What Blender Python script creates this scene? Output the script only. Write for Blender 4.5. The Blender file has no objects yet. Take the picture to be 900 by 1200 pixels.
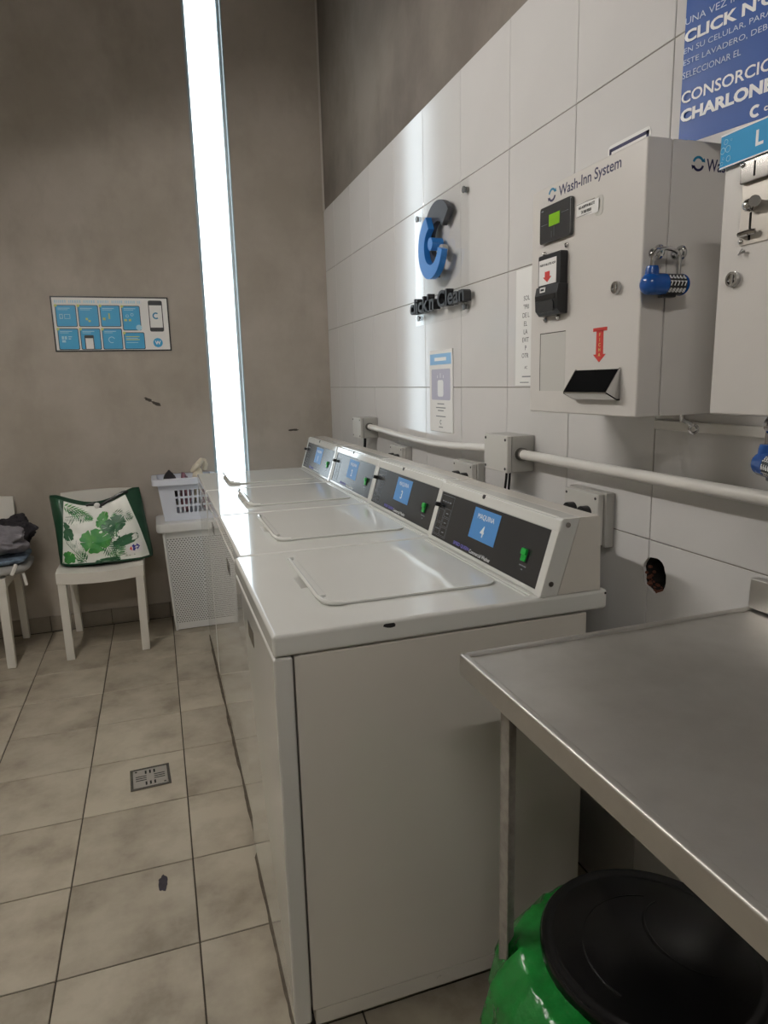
import bpy, bmesh, math, random
from mathutils import Vector, Matrix, noise
random.seed(7)
SC = bpy.context.scene
COL = SC.collection
PI = math.pi

# ------------------------------------------------------------------ camera
cam_d = bpy.data.cameras.new('camera')
cam_d.sensor_fit = 'VERTICAL'
cam_d.sensor_height = 24.0
cam_d.lens = 789.16 / 1200 * 24.0
cam_d.clip_start = 0.02
cam = bpy.data.objects.new('camera', cam_d)
COL.objects.link(cam)
_y, _p, _r = math.radians(18.350), math.radians(10.965), math.radians(-1.483)
_F = Vector((math.sin(_y) * math.cos(_p), math.cos(_y) * math.cos(_p), -math.sin(_p)))
_R = Vector((math.cos(_y), -math.sin(_y), 0))
_U = _R.cross(_F)
_R2 = _R * math.cos(_r) + _U * math.sin(_r)
_U2 = -_R * math.sin(_r) + _U * math.cos(_r)
cam.matrix_world = Matrix(((_R2.x, _U2.x, -_F.x, 0), (_R2.y, _U2.y, -_F.y, 0), (_R2.z, _U2.z, -_F.z, 1.5), (0, 0, 0, 1)))
SC.camera = cam

# ------------------------------------------------------------------ world, light, exposure
WORLD_STRENGTH = 3.6
LAMP_STRENGTH = 150.0
SC.view_settings.view_transform = 'Standard'
SC.view_settings.look = 'None'
SC.view_settings.gamma = 1.0
SC.view_settings.use_curve_mapping = False
SC.view_settings.exposure = 0.38
wd = bpy.data.worlds.new('overcast_sky')
SC.world = wd
wd.use_nodes = True
bg = wd.node_tree.nodes['Background']
bg.inputs[0].default_value = (0.86, 0.94, 1.0, 1)
bg.inputs[1].default_value = WORLD_STRENGTH
SC.cycles.max_bounces = 10
SC.cycles.diffuse_bounces = 5
SC.cycles.use_denoising = True
SC.cycles.sample_clamp_indirect = 6.0
SC.cycles.caustics_reflective = False
SC.cycles.caustics_refractive = False
# portal: guides daylight sampling through the window slit, gives no light itself
pl = bpy.data.lights.new('window_portal', 'AREA')
pl.shape = 'RECTANGLE'
pl.size = 0.24
pl.size_y = 3.8
pl.cycles.is_portal = True
po = bpy.data.objects.new('window_portal', pl)
COL.objects.link(po)
po.location = (0.45, 4.70, 2.1)
po.rotation_euler = (-PI / 2, 0, 0)

# ------------------------------------------------------------------ helpers
def lin(c):
    if isinstance(c, str):
        c = c.lstrip('#')
        c = [int(c[i:i + 2], 16) / 255 for i in (0, 2, 4)]
    return tuple((x / 12.92 if x <= 0.04045 else ((x + 0.055) / 1.055) ** 2.4) for x in c[:3]) + (1.0,)

MATS = {}
def mat(name, col, rough=0.5, metal=0.0, spec=0.5, var=0.0, vscale=5.0, bump=0.0, bscale=40.0, coat=0.0, emit=0.0, trans=0.0,
        col2=None, aniso=0.0, stretch=None, ior=None, rvar=0.0):
    m = bpy.data.materials.new(name)
    MATS[name] = m
    m.use_nodes = True
    nt = m.node_tree
    b = nt.nodes['Principled BSDF']
    b.inputs['Base Color'].default_value = lin(col)
    b.inputs['Roughness'].default_value = rough
    b.inputs['Metallic'].default_value = metal
    b.inputs['Specular IOR Level'].default_value = spec
    b.inputs['Coat Weight'].default_value = coat
    b.inputs['Coat Roughness'].default_value = 0.05
    b.inputs['Transmission Weight'].default_value = trans
    if ior: b.inputs['IOR'].default_value = ior
    if aniso:
        b.inputs['Anisotropic'].default_value = aniso
    if emit:
        b.inputs['Emission Color'].default_value = lin(col)
        b.inputs['Emission Strength'].default_value = emit
    if var or bump or rvar:
        tc = nt.nodes.new('ShaderNodeTexCoord')
        vec = tc.outputs['Object']
        if stretch:
            mp = nt.nodes.new('ShaderNodeMapping')
            mp.inputs['Scale'].default_value = stretch
            nt.links.new(vec, mp.inputs['Vector'])
            vec = mp.outputs['Vector']
    if var or rvar:
        n = nt.nodes.new('ShaderNodeTexNoise')
        n.inputs['Scale'].default_value = vscale
        n.inputs['Detail'].default_value = 6
        n.inputs['Roughness'].default_value = 0.6
        nt.links.new(vec, n.inputs['Vector'])
    if var:
        mx = nt.nodes.new('ShaderNodeMix')
        mx.data_type = 'RGBA'
        c = lin(col)
        d = lin(col2) if col2 else tuple(x * (1 - var) for x in c[:3]) + (1,)
        mx.inputs[6].default_value = c
        mx.inputs[7].default_value = d
        mr = nt.nodes.new('ShaderNodeMapRange')
        mr.inputs[1].default_value = 0.35
        mr.inputs[2].default_value = 0.68
        nt.links.new(n.outputs['Fac'], mr.inputs[0])
        nt.links.new(mr.outputs[0], mx.inputs[0])
        nt.links.new(mx.outputs[2], b.inputs['Base Color'])
    if rvar:
        mr2 = nt.nodes.new('ShaderNodeMapRange')
        mr2.inputs[1].default_value = 0.3
        mr2.inputs[2].default_value = 0.7
        mr2.inputs[3].default_value = rough
        mr2.inputs[4].default_value = rough + rvar
        nt.links.new(n.outputs['Fac'], mr2.inputs[0])
        nt.links.new(mr2.outputs[0], b.inputs['Roughness'])
    if bump:
        n2 = nt.nodes.new('ShaderNodeTexNoise')
        n2.inputs['Scale'].default_value = bscale
        n2.inputs['Detail'].default_value = 4
        nt.links.new(vec, n2.inputs['Vector'])
        bp = nt.nodes.new('ShaderNodeBump')
        bp.inputs['Strength'].default_value = bump
        bp.inputs['Distance'].default_value = 0.01
        nt.links.new(n2.outputs['Fac'], bp.inputs['Height'])
        nt.links.new(bp.outputs['Normal'], b.inputs['Normal'])
    return m

class PL:
    """a plane in space: u along R, v along U, n outward"""
    def __init__(s, O, R, U):
        s.O, s.R, s.U = Vector(O), Vector(R).normalized(), Vector(U).normalized()
        s.N = s.R.cross(s.U)
        s.M = Matrix(((s.R.x, s.U.x, s.N.x, s.O.x), (s.R.y, s.U.y, s.N.y, s.O.y), (s.R.z, s.U.z, s.N.z, s.O.z), (0, 0, 0, 1)))
    def p(s, u, v, n=0.0):
        return s.M @ Vector((u, v, n))

class B:
    def __init__(s):
        s.bm = bmesh.new()
    def merge(s, t, M=None):
        if M is not None:
            t.transform(M)
        vs = [s.bm.verts.new(v.co) for v in t.verts]
        t.verts.index_update()
        for f in t.faces:
            try:
                nf = s.bm.faces.new([vs[v.index] for v in f.verts])
                nf.material_index = f.material_index
            except ValueError:
                pass
        t.free()
        return s
    def box(s, x0, x1, y0, y1, z0, z1, bev=0.0, seg=2, M=None):
        t = bmesh.new()
        bmesh.ops.create_cube(t, size=1)
        for v in t.verts:
            v.co = Vector(((x0 + x1) / 2 + v.co.x * (x1 - x0), (y0 + y1) / 2 + v.co.y * (y1 - y0), (z0 + z1) / 2 + v.co.z * (z1 - z0)))
        if bev:
            bmesh.ops.bevel(t, geom=t.edges[:], offset=bev, segments=seg, affect='EDGES', profile=0.5)
        return s.merge(t, M)
    def obox(s, pl, u0, u1, v0, v1, n0, n1, bev=0.0, seg=2):
        return s.box(u0, u1, v0, v1, n0, n1, bev, seg, pl.M)
    def prism(s, pl, pts, n0, n1, bev=0.0):
        t = bmesh.new()
        a = [t.verts.new((x, y, n0)) for x, y in pts]
        b = [t.verts.new((x, y, n1)) for x, y in pts]
        k = len(pts)
        t.faces.new(b)
        t.faces.new(list(reversed(a)))
        for i in range(k):
            t.faces.new((a[i], a[(i + 1) % k], b[(i + 1) % k], b[i]))
        bmesh.ops.recalc_face_normals(t, faces=t.faces[:])
        if bev:
            bmesh.ops.bevel(t, geom=t.edges[:], offset=bev, segments=2, affect='EDGES', profile=0.5)
        return s.merge(t, pl.M)
    def disc(s, pl, u, v, r, n0, n1, seg=20, bev=0.0):
        return s.prism(pl, [(u + r * math.cos(2 * PI * i / seg), v + r * math.sin(2 * PI * i / seg)) for i in range(seg)], n0, n1, bev)
    def cyl(s, p0, p1, r, seg=14, r2=None):
        return s.tube([p0, p1], r, seg, radii=[r, r if r2 is None else r2])
    def tube(s, pts, r, seg=8, closed=False, radii=None):
        pts = [Vector(p) for p in pts]
        n = len(pts)
        rings = []
        prev = None
        for i, p in enumerate(pts):
            if closed:
                d = pts[(i + 1) % n] - pts[i - 1]
            else:
                d = pts[min(i + 1, n - 1)] - pts[max(i - 1, 0)]
            d.normalize()
            if prev is None:
                a = Vector((0, 0, 1)) if abs(d.z) < 0.9 else Vector((1, 0, 0))
                x = d.cross(a).normalized()
            else:
                x = (prev - d * prev.dot(d)).normalized()
            prev = x
            y = d.cross(x)
            rr = radii[i] if radii else r
            rings.append([s.bm.verts.new(p + (x * math.cos(2 * PI * k / seg) + y * math.sin(2 * PI * k / seg)) * rr) for k in range(seg)])
        m = n if closed else n - 1
        for i in range(m):
            A, C = rings[i], rings[(i + 1) % n]
            for k in range(seg):
                s.bm.faces.new((A[k], A[(k + 1) % seg], C[(k + 1) % seg], C[k]))
        if not closed:
            s.bm.faces.new(list(reversed(rings[0])))
            s.bm.faces.new(rings[-1])
        return s
    def lathe(s, prof, c=(0, 0, 0), seg=32, cap=True):
        c = Vector(c)
        rings = [[s.bm.verts.new(c + Vector((r * math.cos(2 * PI * k / seg), r * math.sin(2 * PI * k / seg), z))) for k in range(seg)] for r, z in prof]
        for A, C in zip(rings, rings[1:]):
            for k in range(seg):
                s.bm.faces.new((A[k], A[(k + 1) % seg], C[(k + 1) % seg], C[k]))
        if cap:
            s.bm.faces.new(list(reversed(rings[0])))
            s.bm.faces.new(rings[-1])
        return s
    def ball(s, c, r, sub=3, f=None):
        t = bmesh.new()
        bmesh.ops.create_icosphere(t, subdivisions=sub, radius=1)
        rr = Vector((r, r, r)) if not hasattr(r, '__len__') else Vector(r)
        for v in t.verts:
            d = v.co.copy()
            v.co = Vector((c[0] + d.x * rr.x, c[1] + d.y * rr.y, c[2] + d.z * rr.z))
            if f:
                v.co = f(v.co, d)
        return s.merge(t)
    def grid(s, fn, nu, nv, mi=0, closed_u=False):
        V = [[s.bm.verts.new(fn(i / nu, j / nv)) for i in range(nu + (0 if closed_u else 1))] for j in range(nv + 1)]
        w = len(V[0])
        for j in range(nv):
            for i in range(nu):
                f = s.bm.faces.new((V[j][i], V[j][(i + 1) % w], V[j + 1][(i + 1) % w], V[j + 1][i]))
                f.material_index = mi
        return V
    def raw(s, vs, fs):
        V = [s.bm.verts.new(v) for v in vs]
        for f in fs:
            s.bm.faces.new([V[i] for i in f])
        return s

def root_of(o):
    while o.parent:
        o = o.parent
    return o

def finish(me, name, mats, parent=None, smooth=True, ang=35):
    if not isinstance(mats, (list, tuple)):
        mats = [mats]
    for m in mats:
        me.materials.append(MATS[m] if isinstance(m, str) else m)
    if smooth:
        for p in me.polygons:
            p.use_smooth = True
        me.set_sharp_from_angle(angle=math.radians(ang))
    o = bpy.data.objects.new(name, me)
    COL.objects.link(o)
    if parent is not None:
        o.parent = parent
    if smooth and ang <= 50:
        wn = o.modifiers.new('weighted_normal', 'WEIGHTED_NORMAL')
        wn.keep_sharp = True
        wn.weight = 100
    return o

def part(name, b, mats, parent=None, smooth=True, ang=35, recalc=True):
    if recalc:
        bmesh.ops.recalc_face_normals(b.bm, faces=b.bm.faces[:])
    if parent is not None:
        off = root_of(parent).location
        for v in b.bm.verts:
            v.co -= off
    me = bpy.data.meshes.new(name)
    b.bm.to_mesh(me)
    b.bm.free()
    return finish(me, name, mats, parent, smooth, ang)

def thing(name, label, cat, loc=(0, 0, 0), group=None):
    o = bpy.data.objects.new(name, None)
    COL.objects.link(o)
    o.location = loc
    o.empty_display_size = 0.05
    return tag(o, label, cat, group)

def tag(o, label, cat, group=None):
    o['label'] = label
    o['category'] = cat
    if group:
        o['group'] = group
    return o

def solo(name, b, mats, label, cat, loc=(0, 0, 0), group=None, **k):
    """a thing that is one mesh; geometry is given in world coordinates, origin moved to loc"""
    L = Vector(loc)
    for v in b.bm.verts:
        v.co -= L
    o = part(name, b, mats, None, **k)
    o.location = L
    return tag(o, label, cat, group)

def struct(name, b, mats, **k):
    o = part(name, b, mats, None, **k)
    o['kind'] = 'structure'
    return o

def text(name, s, pl, u, v, w, h, mats, parent, n=0.0006, bold=0.0, ext=0.0002, align='L', spacing=1.0, split=False):
    """lettering fitted into a w x h box on plane pl with lower-left corner (u,v); w or h may be None"""
    cu = bpy.data.curves.new('t', 'FONT')
    cu.body = s
    cu.size = 1
    cu.offset = bold
    cu.resolution_u = 3
    cu.space_character = spacing
    o = bpy.data.objects.new('t', cu)
    COL.objects.link(o)
    me = bpy.data.meshes.new_from_object(o)
    bpy.data.objects.remove(o)
    bpy.data.curves.remove(cu)
    xs = [q.co.x for q in me.vertices]
    ys = [q.co.y for q in me.vertices]
    x0, x1, y0, y1 = min(xs), max(xs), min(ys), max(ys)
    sx = w / (x1 - x0) if w else h / (y1 - y0)
    sy = h / (y1 - y0) if h else sx
    bm = bmesh.new()
    bm.from_mesh(me)
    bpy.data.meshes.remove(me)
    bmesh.ops.remove_doubles(bm, verts=bm.verts[:], dist=1e-5)
    if ext:
        r = bmesh.ops.extrude_face_region(bm, geom=bm.faces[:])
        for q in r['geom']:
            if isinstance(q, bmesh.types.BMVert):
                q.co.z += 1.0
    wd_ = (x1 - x0) * sx
    ox = {'L': 0, 'C': -wd_ / 2, 'R': -wd_}[align]
    for q in bm.verts:
        q.co = Vector((u + ox + (q.co.x - x0) * sx, v + (q.co.y - y0) * sy, n + (ext if q.co.z > 0.5 else 0)))
    if split:
        # one object per character: islands whose u-ranges overlap belong together
        bm.verts.index_update()
        seen, isl = set(), []
        for v0 in bm.verts:
            if v0.index in seen: continue
            st_, grp = [v0], []
            seen.add(v0.index)
            while st_:
                q = st_.pop(); grp.append(q)
                for e in q.link_edges:
                    w2 = e.other_vert(q)
                    if w2.index not in seen: seen.add(w2.index); st_.append(w2)
            isl.append([min(q.co.x for q in grp), max(q.co.x for q in grp), {q.index for q in grp}])
        isl.sort(key=lambda i: i[0])
        merged = []
        for i in isl:
            if merged and i[0] < merged[-1][1] - 0.3 * min(i[1] - i[0], merged[-1][1] - merged[-1][0]):
                merged[-1][1] = max(merged[-1][1], i[1]); merged[-1][2] |= i[2]
            else: merged.append(i)
        for i in merged:
            c2 = bm.copy()
            c2.verts.ensure_lookup_table(); c2.verts.index_update()
            bmesh.ops.delete(c2, geom=[q for q in c2.verts if q.index not in i[2]], context='VERTS')
            b = B(); b.merge(c2, pl.M); part(name, b, mats, parent, smooth=False)
        bm.free()
        return None
    b = B()
    b.merge(bm, pl.M)
    return part(name, b, mats, parent, smooth=False)

def arc(cx, cy, r0, r1, a0, a1, k=24):
    """ring-sector polygon, degrees"""
    A = [math.radians(a0 + (a1 - a0) * i / k) for i in range(k + 1)]
    return [(cx + r1 * math.cos(a), cy + r1 * math.sin(a)) for a in A] + [(cx + r0 * math.cos(a), cy + r0 * math.sin(a)) for a in reversed(A)]

def rrect(u0, u1, v0, v1, r, k=5):
    pts = []
    for cx, cy, a in ((u1 - r, v0 + r, -90), (u1 - r, v1 - r, 0), (u0 + r, v1 - r, 90), (u0 + r, v0 + r, 180)):
        for i in range(k + 1):
            t = math.radians(a + 90 * i / k)
            pts.append((cx + r * math.cos(t), cy + r * math.sin(t)))
    return pts

# ------------------------------------------------------------------ dimensions of the place
W = 1.1409            # tiled face of the right wall
YB = 4.524            # face of the back wall
XL, YF, ZC = -2.5, -2.4, 4.3
TW, TH, TY0, TZ0 = 0.3659, 0.3742, 3.1724, 1.470
FX, FY, FX0, FY0 = 0.3609, 0.3525, -0.0067, 1.6841

# ------------------------------------------------------------------ materials
def concrete(name, c1, c2, c3):
    m = bpy.data.materials.new(name)
    MATS[name] = m
    m.use_nodes = True
    nt = m.node_tree
    b = nt.nodes['Principled BSDF']
    b.inputs['Roughness'].default_value = 0.75
    b.inputs['Specular IOR Level'].default_value = 0.25
    tc = nt.nodes.new('ShaderNodeTexCoord')
    def nz(scale, det, st=(1, 1, 1)):
        mp = nt.nodes.new('ShaderNodeMapping')
        mp.inputs['Scale'].default_value = st
        nt.links.new(tc.outputs['Object'], mp.inputs['Vector'])
        n = nt.nodes.new('ShaderNodeTexNoise')
        n.inputs['Scale'].default_value = scale
        n.inputs['Detail'].default_value = det
        n.inputs['Roughness'].default_value = 0.62
        nt.links.new(mp.outputs['Vector'], n.inputs['Vector'])
        return n
    n1, n2, n3 = nz(0.9, 7), nz(3.2, 8, (1, 1, 0.55)), nz(30, 5)
    mx = nt.nodes.new('ShaderNodeMix'); mx.data_type = 'RGBA'
    mx.inputs[6].default_value = lin(c1); mx.inputs[7].default_value = lin(c2)
    r1 = nt.nodes.new('ShaderNodeMapRange'); r1.inputs[1].default_value = 0.38; r1.inputs[2].default_value = 0.62
    nt.links.new(n1.outputs['Fac'], r1.inputs[0]); nt.links.new(r1.outputs[0], mx.inputs[0])
    mx2 = nt.nodes.new('ShaderNodeMix'); mx2.data_type = 'RGBA'
    mx2.inputs[7].default_value = lin(c3)
    r2 = nt.nodes.new('ShaderNodeMapRange'); r2.inputs[1].default_value = 0.5; r2.inputs[2].default_value = 0.8; r2.inputs[4].default_value = 0.55
    nt.links.new(n2.outputs['Fac'], r2.inputs[0]); nt.links.new(r2.outputs[0], mx2.inputs[0])
    nt.links.new(mx.outputs[2], mx2.inputs[6])
    nt.links.new(mx2.outputs[2], b.inputs['Base Color'])
    bp = nt.nodes.new('ShaderNodeBump'); bp.inputs['Strength'].default_value = 0.12; bp.inputs['Distance'].default_value = 0.004
    nt.links.new(n3.outputs['Fac'], bp.inputs['Height']); nt.links.new(bp.outputs['Normal'], b.inputs['Normal'])
    return m

def ceramic_floor(name):
    m = bpy.data.materials.new(name)
    MATS[name] = m
    m.use_nodes = True
    nt = m.node_tree
    b = nt.nodes['Principled BSDF']
    b.inputs['Specular IOR Level'].default_value = 0.45
    tc = nt.nodes.new('ShaderNodeTexCoord')
    oi = nt.nodes.new('ShaderNodeObjectInfo')
    cb = nt.nodes.new('ShaderNodeCombineXYZ')
    ml = nt.nodes.new('ShaderNodeMath'); ml.operation = 'MULTIPLY'; ml.inputs[1].default_value = 37.0
    nt.links.new(oi.outputs['Random'], ml.inputs[0])
    nt.links.new(ml.outputs[0], cb.inputs[0]); nt.links.new(ml.outputs[0], cb.inputs[2])
    ad = nt.nodes.new('ShaderNodeVectorMath'); ad.operation = 'ADD'
    nt.links.new(tc.outputs['Object'], ad.inputs[0]); nt.links.new(cb.outputs[0], ad.inputs[1])
    n1 = nt.nodes.new('ShaderNodeTexNoise'); n1.inputs['Scale'].default_value = 4.5; n1.inputs['Detail'].default_value = 7; n1.inputs['Roughness'].default_value = 0.6
    nt.links.new(ad.outputs[0], n1.inputs['Vector'])
    cr = nt.nodes.new('ShaderNodeValToRGB')
    cr.color_ramp.elements[0].position = 0.33; cr.color_ramp.elements[0].color = lin('#8b8273')
    cr.color_ramp.elements[1].position = 0.62; cr.color_ramp.elements[1].color = lin('#b3ab9a')
    e = cr.color_ramp.elements.new(0.46); e.color = lin('#a39a8a')
    nt.links.new(n1.outputs['Fac'], cr.inputs[0])
    hv = nt.nodes.new('ShaderNodeHueSaturation')
    mr = nt.nodes.new('ShaderNodeMapRange'); mr.inputs[3].default_value = 0.93; mr.inputs[4].default_value = 1.06
    nt.links.new(oi.outputs['Random'], mr.inputs[0]); nt.links.new(mr.outputs[0], hv.inputs['Value'])
    nt.links.new(cr.outputs[0], hv.inputs['Color']); nt.links.new(hv.outputs[0], b.inputs['Base Color'])
    r2 = nt.nodes.new('ShaderNodeMapRange'); r2.inputs[1].default_value = 0.3; r2.inputs[2].default_value = 0.7; r2.inputs[3].default_value = 0.42; r2.inputs[4].default_value = 0.3
    nt.links.new(n1.outputs['Fac'], r2.inputs[0]); nt.links.new(r2.outputs[0], b.inputs['Roughness'])

concrete('concrete_plaster', '#b6aea4', '#a39b90', '#898176')
concrete('concrete_raw', '#8d867e', '#736c65', '#5c5650')
ceramic_floor('floor_ceramic')
mat('floor_grout', '#4a443a', 0.9, var=0.3, vscale=9)
mat('wall_grout', '#847f77', 0.85)
mat('wall_ceramic', '#d7d6d5', 0.13, spec=0.5, var=0.04, vscale=2.0)
mat('ceiling_paint', '#8c8680', 0.9, var=0.06)
mat('wall_paint', '#c2beb7', 0.85, var=0.06, vscale=1.5)
mat('skirting_ceramic', '#8f877b', 0.4, var=0.2, vscale=6)
mat('aluminium', '#cdd8dc', 0.4)
mat('white_alu', '#a4b0b5', 0.5)
mat('enamel', '#d9dad6', 0.07, spec=0.55, coat=0.25, var=0.02, vscale=3)
mat('enamel_side', '#d6d2ca', 0.16, spec=0.5, var=0.03, vscale=2)
mat('enamel_front', '#d2d2ce', 0.05, spec=0.55, coat=0.25)
mat('dark_gap', '#15130f', 0.9)
mat('black_plastic', '#141518', 0.35)
mat('black_gloss', '#101216', 0.12, spec=0.5)
mat('panel_black', '#26282b', 0.26, spec=0.9)
mat('flap_black', '#070708', 0.8, spec=0.05)
mat('plate_steel', '#b3aea6', 0.38, metal=0.55)
mat('panel_line', '#7c8084', 0.5)
mat('sticker_blue', '#4f8fd0', 0.4)
mat('white_print', '#eceff1', 0.5)
mat('purple_print', '#6a63b8', 0.5)
mat('green_switch', '#17a53c', 0.3)
mat('chrome', '#c9c9c9', 0.12, metal=1.0)
mat('steel_dark', '#8d8b88', 0.25, metal=1.0)
mat('grey_plastic', '#a9a8a3', 0.45)
mat('grey_plastic_light', '#c3c2bd', 0.45)
mat('pvc_white', '#dddbd6', 0.3)
mat('box_paint', '#d3d0cc', 0.32, spec=0.45, var=0.03, vscale=3, bump=0.03, bscale=150)
mat('navy_print', '#1d1c4a', 0.5)
mat('teal_print', '#1f7fa8', 0.5)
mat('red_print', '#c8372e', 0.5)
mat('lcd_green', '#74a800', 0.3, emit=0.12)
mat('paper', '#e6e6e4', 0.55)
mat('banner_blue', '#2352a0', 0.42, spec=0.3)
mat('cyan_sign', '#1f97d0', 0.5, spec=0.25)
mat('cyan_pale', '#86cdea', 0.4)
mat('lock_blue', '#0f4c98', 0.25, spec=0.5)
mat('logo_blue', '#2f7fd0', 0.3)
mat('logo_grey', '#3f4046', 0.35)
mat('poster_blue', '#37a3d4', 0.4)
mat('poster_pale', '#a9d7ea', 0.5)
mat('poster_yellow', '#c9d078', 0.5)
mat('poster_ink', '#12161a', 0.4)
mat('lilac_print', '#b7b7c9', 0.5)
mat('pale_blue_print', '#8fc0ea', 0.5)
mat('chair_plastic', '#dad7cf', 0.38, var=0.03)
mat('hamper_plastic', '#dcdcda', 0.42)
mat('hole_shade_grey', '#4a4744', 0.9)
mat('basket_plastic', '#d9deea', 0.35)
mat('bag_green', '#12452c', 0.45, var=0.25, vscale=12)
mat('bag_white', '#e8ebe4', 0.4, var=0.05, vscale=8)
mat('leaf_dark', '#1f5a36', 0.45)
mat('leaf_mid', '#2f8442', 0.45, var=0.5, vscale=18, col2='#4f9a3e')
mat('cloth_grey', '#858288', 0.95, var=0.35, vscale=14, bump=0.4, bscale=70)
mat('cloth_dark', '#2d2a2f', 0.95, var=0.3, vscale=10, bump=0.4, bscale=70)
mat('cloth_light', '#9b9a97', 0.95, var=0.15, vscale=14, bump=0.3, bscale=70)
mat('cloth_blue', '#7f93a6', 0.9, var=0.6, vscale=22, col2='#2c3344')
mat('cloth_white', '#d9d7d2', 0.95, bump=0.3, bscale=60)
mat('cloth_cream', '#d8d0bd', 0.95, bump=0.3, bscale=60)
mat('cloth_pink', '#c3808a', 0.95, var=0.6, vscale=14, col2='#3b4257')
mat('bin_black', '#070708', 0.25, spec=0.4, bump=0.03, bscale=300)
mat('hole_dark', '#1a1410', 0.95)
mat('brick_raw', '#7a4a38', 0.95, var=0.5, vscale=40, bump=0.6, bscale=90)
mat('rust', '#5b4636', 0.8, var=0.4, vscale=60)
mat('leg_paint', '#a39e96', 0.5, metal=0.3, var=0.35, vscale=40)
mat('lamp_glow', '#fff9f2', 0.5, emit=LAMP_STRENGTH)
mat('lamp_white', '#e6e6e4', 0.5)

# brushed stainless steel
m = mat('stainless', '#d2d0cc', 0.36, metal=1.0, var=0.12, vscale=3.2, rvar=0.16, col2='#bdbab5', bump=0.01, bscale=60)
# clear acrylic and window glass: thin sheets, glossy clear
def clear(name, tint, gl):
    m = bpy.data.materials.new(name)
    MATS[name] = m
    m.use_nodes = True
    nt = m.node_tree
    for n in list(nt.nodes):
        if n.type == 'BSDF_PRINCIPLED':
            nt.nodes.remove(n)
    tr = nt.nodes.new('ShaderNodeBsdfTransparent'); tr.inputs[0].default_value = tint
    g = nt.nodes.new('ShaderNodeBsdfGlossy'); g.inputs['Roughness'].default_value = 0.03
    fr = nt.nodes.new('ShaderNodeFresnel'); fr.inputs[0].default_value = gl
    mx = nt.nodes.new('ShaderNodeMixShader')
    ge = nt.nodes.new('ShaderNodeNewGeometry')
    iv = nt.nodes.new('ShaderNodeMath'); iv.operation = 'SUBTRACT'; iv.inputs[0].default_value = 1.0
    nt.links.new(ge.outputs['Backfacing'], iv.inputs[1])
    ml = nt.nodes.new('ShaderNodeMath'); ml.operation = 'MULTIPLY'
    nt.links.new(fr.outputs[0], ml.inputs[0]); nt.links.new(iv.outputs[0], ml.inputs[1])
    nt.links.new(ml.outputs[0], mx.inputs[0]); nt.links.new(tr.outputs[0], mx.inputs[1]); nt.links.new(g.outputs[0], mx.inputs[2])
    nt.links.new(mx.outputs[0], nt.nodes['Material Output'].inputs[0])
clear('acrylic', (0.985, 0.988, 0.988, 1), 1.35)
clear('pane_glass', (0.94, 0.97, 0.98, 1), 1.3)
# green translucent bin bag
m = mat('bag_plastic', '#1c8434', 0.2, spec=0.5, var=0.45, vscale=16, bump=0.5, bscale=26)
m.node_tree.nodes['Principled BSDF'].inputs['Subsurface Weight'].default_value = 0.0

# ------------------------------------------------------------------ structure: floor
b = B()
b.box(XL, W + 0.15, YF, YB + 0.2, -0.12, -0.004)
floor = struct('floor', b, 'floor_grout', smooth=False)
tile_cache = {}
def tile_piece(name, sx, sy, sz, bev, m):
    k = (name, round(sx, 3), round(sy, 3), round(sz, 3))
    if k not in tile_cache:
        b = B()
        b.box(-sx / 2, sx / 2, -sy / 2, sy / 2, -sz / 2, sz / 2, bev, 1)
        me = bpy.data.meshes.new(name)
        b.bm.to_mesh(me)
        b.bm.free()
        me.materials.append(MATS[m])
        tile_cache[k] = me
    return tile_cache[k]
def spans(o, step, lo, hi):
    i = math.floor((lo - o) / step)
    while True:
        a, c = o + i * step, o + (i + 1) * step
        if a >= hi - 1e-4:
            return
        a2, c2 = max(a, lo), min(c, hi)
        if c2 - a2 > 0.02:
            yield a2, c2
        i += 1
G = 0.0022
for x0, x1 in spans(FX0, FX, XL, W):
    for y0, y1 in spans(FY0, FY, YF, YB):
        o = bpy.data.objects.new('floor_tile', tile_piece('floor_tile', x1 - x0 - 2 * G, y1 - y0 - 2 * G, 0.010, 0.0012, 'floor_ceramic'))
        COL.objects.link(o)
        o.parent = floor
        o.location = ((x0 + x1) / 2, (y0 + y1) / 2, -0.005 + random.uniform(-0.0003, 0.0))
# dark chipped spot in a tile in front of the machines
b = B()
pts = []
for i in range(22):
    a = 2 * PI * i / 22
    r = 0.020 * (1 + 0.45 * noise.noise(Vector((math.cos(a) * 1.7, math.sin(a) * 1.7, 3.3))))
    pts.append((-0.101 + r * math.cos(a) * 0.75, 1.955 + r * 1.75 * math.sin(a)))
b.prism(PL((0, 0, 0), (1, 0, 0), (0, 1, 0)), pts, 0.0, 0.0006)
mat('chip_dark', '#35313a', 0.8, var=0.3, vscale=60)
part('chipped_spot', b, 'chip_dark', floor, smooth=False)

mat('grime_shade', '#665d4f', 0.8, var=0.4, vscale=30)  # dark strip along the machine bases: floor stain with the gap's shadow painted in
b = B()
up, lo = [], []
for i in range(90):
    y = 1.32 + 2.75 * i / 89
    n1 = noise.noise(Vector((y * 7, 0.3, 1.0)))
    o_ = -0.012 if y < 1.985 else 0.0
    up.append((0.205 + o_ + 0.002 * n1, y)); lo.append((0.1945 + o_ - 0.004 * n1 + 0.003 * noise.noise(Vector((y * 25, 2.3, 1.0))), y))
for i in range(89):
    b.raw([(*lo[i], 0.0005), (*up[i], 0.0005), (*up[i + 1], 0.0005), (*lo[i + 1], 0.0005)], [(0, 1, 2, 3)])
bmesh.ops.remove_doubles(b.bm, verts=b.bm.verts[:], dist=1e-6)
part('grime_shade_line', b, 'grime_shade', floor, smooth=False)

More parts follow.
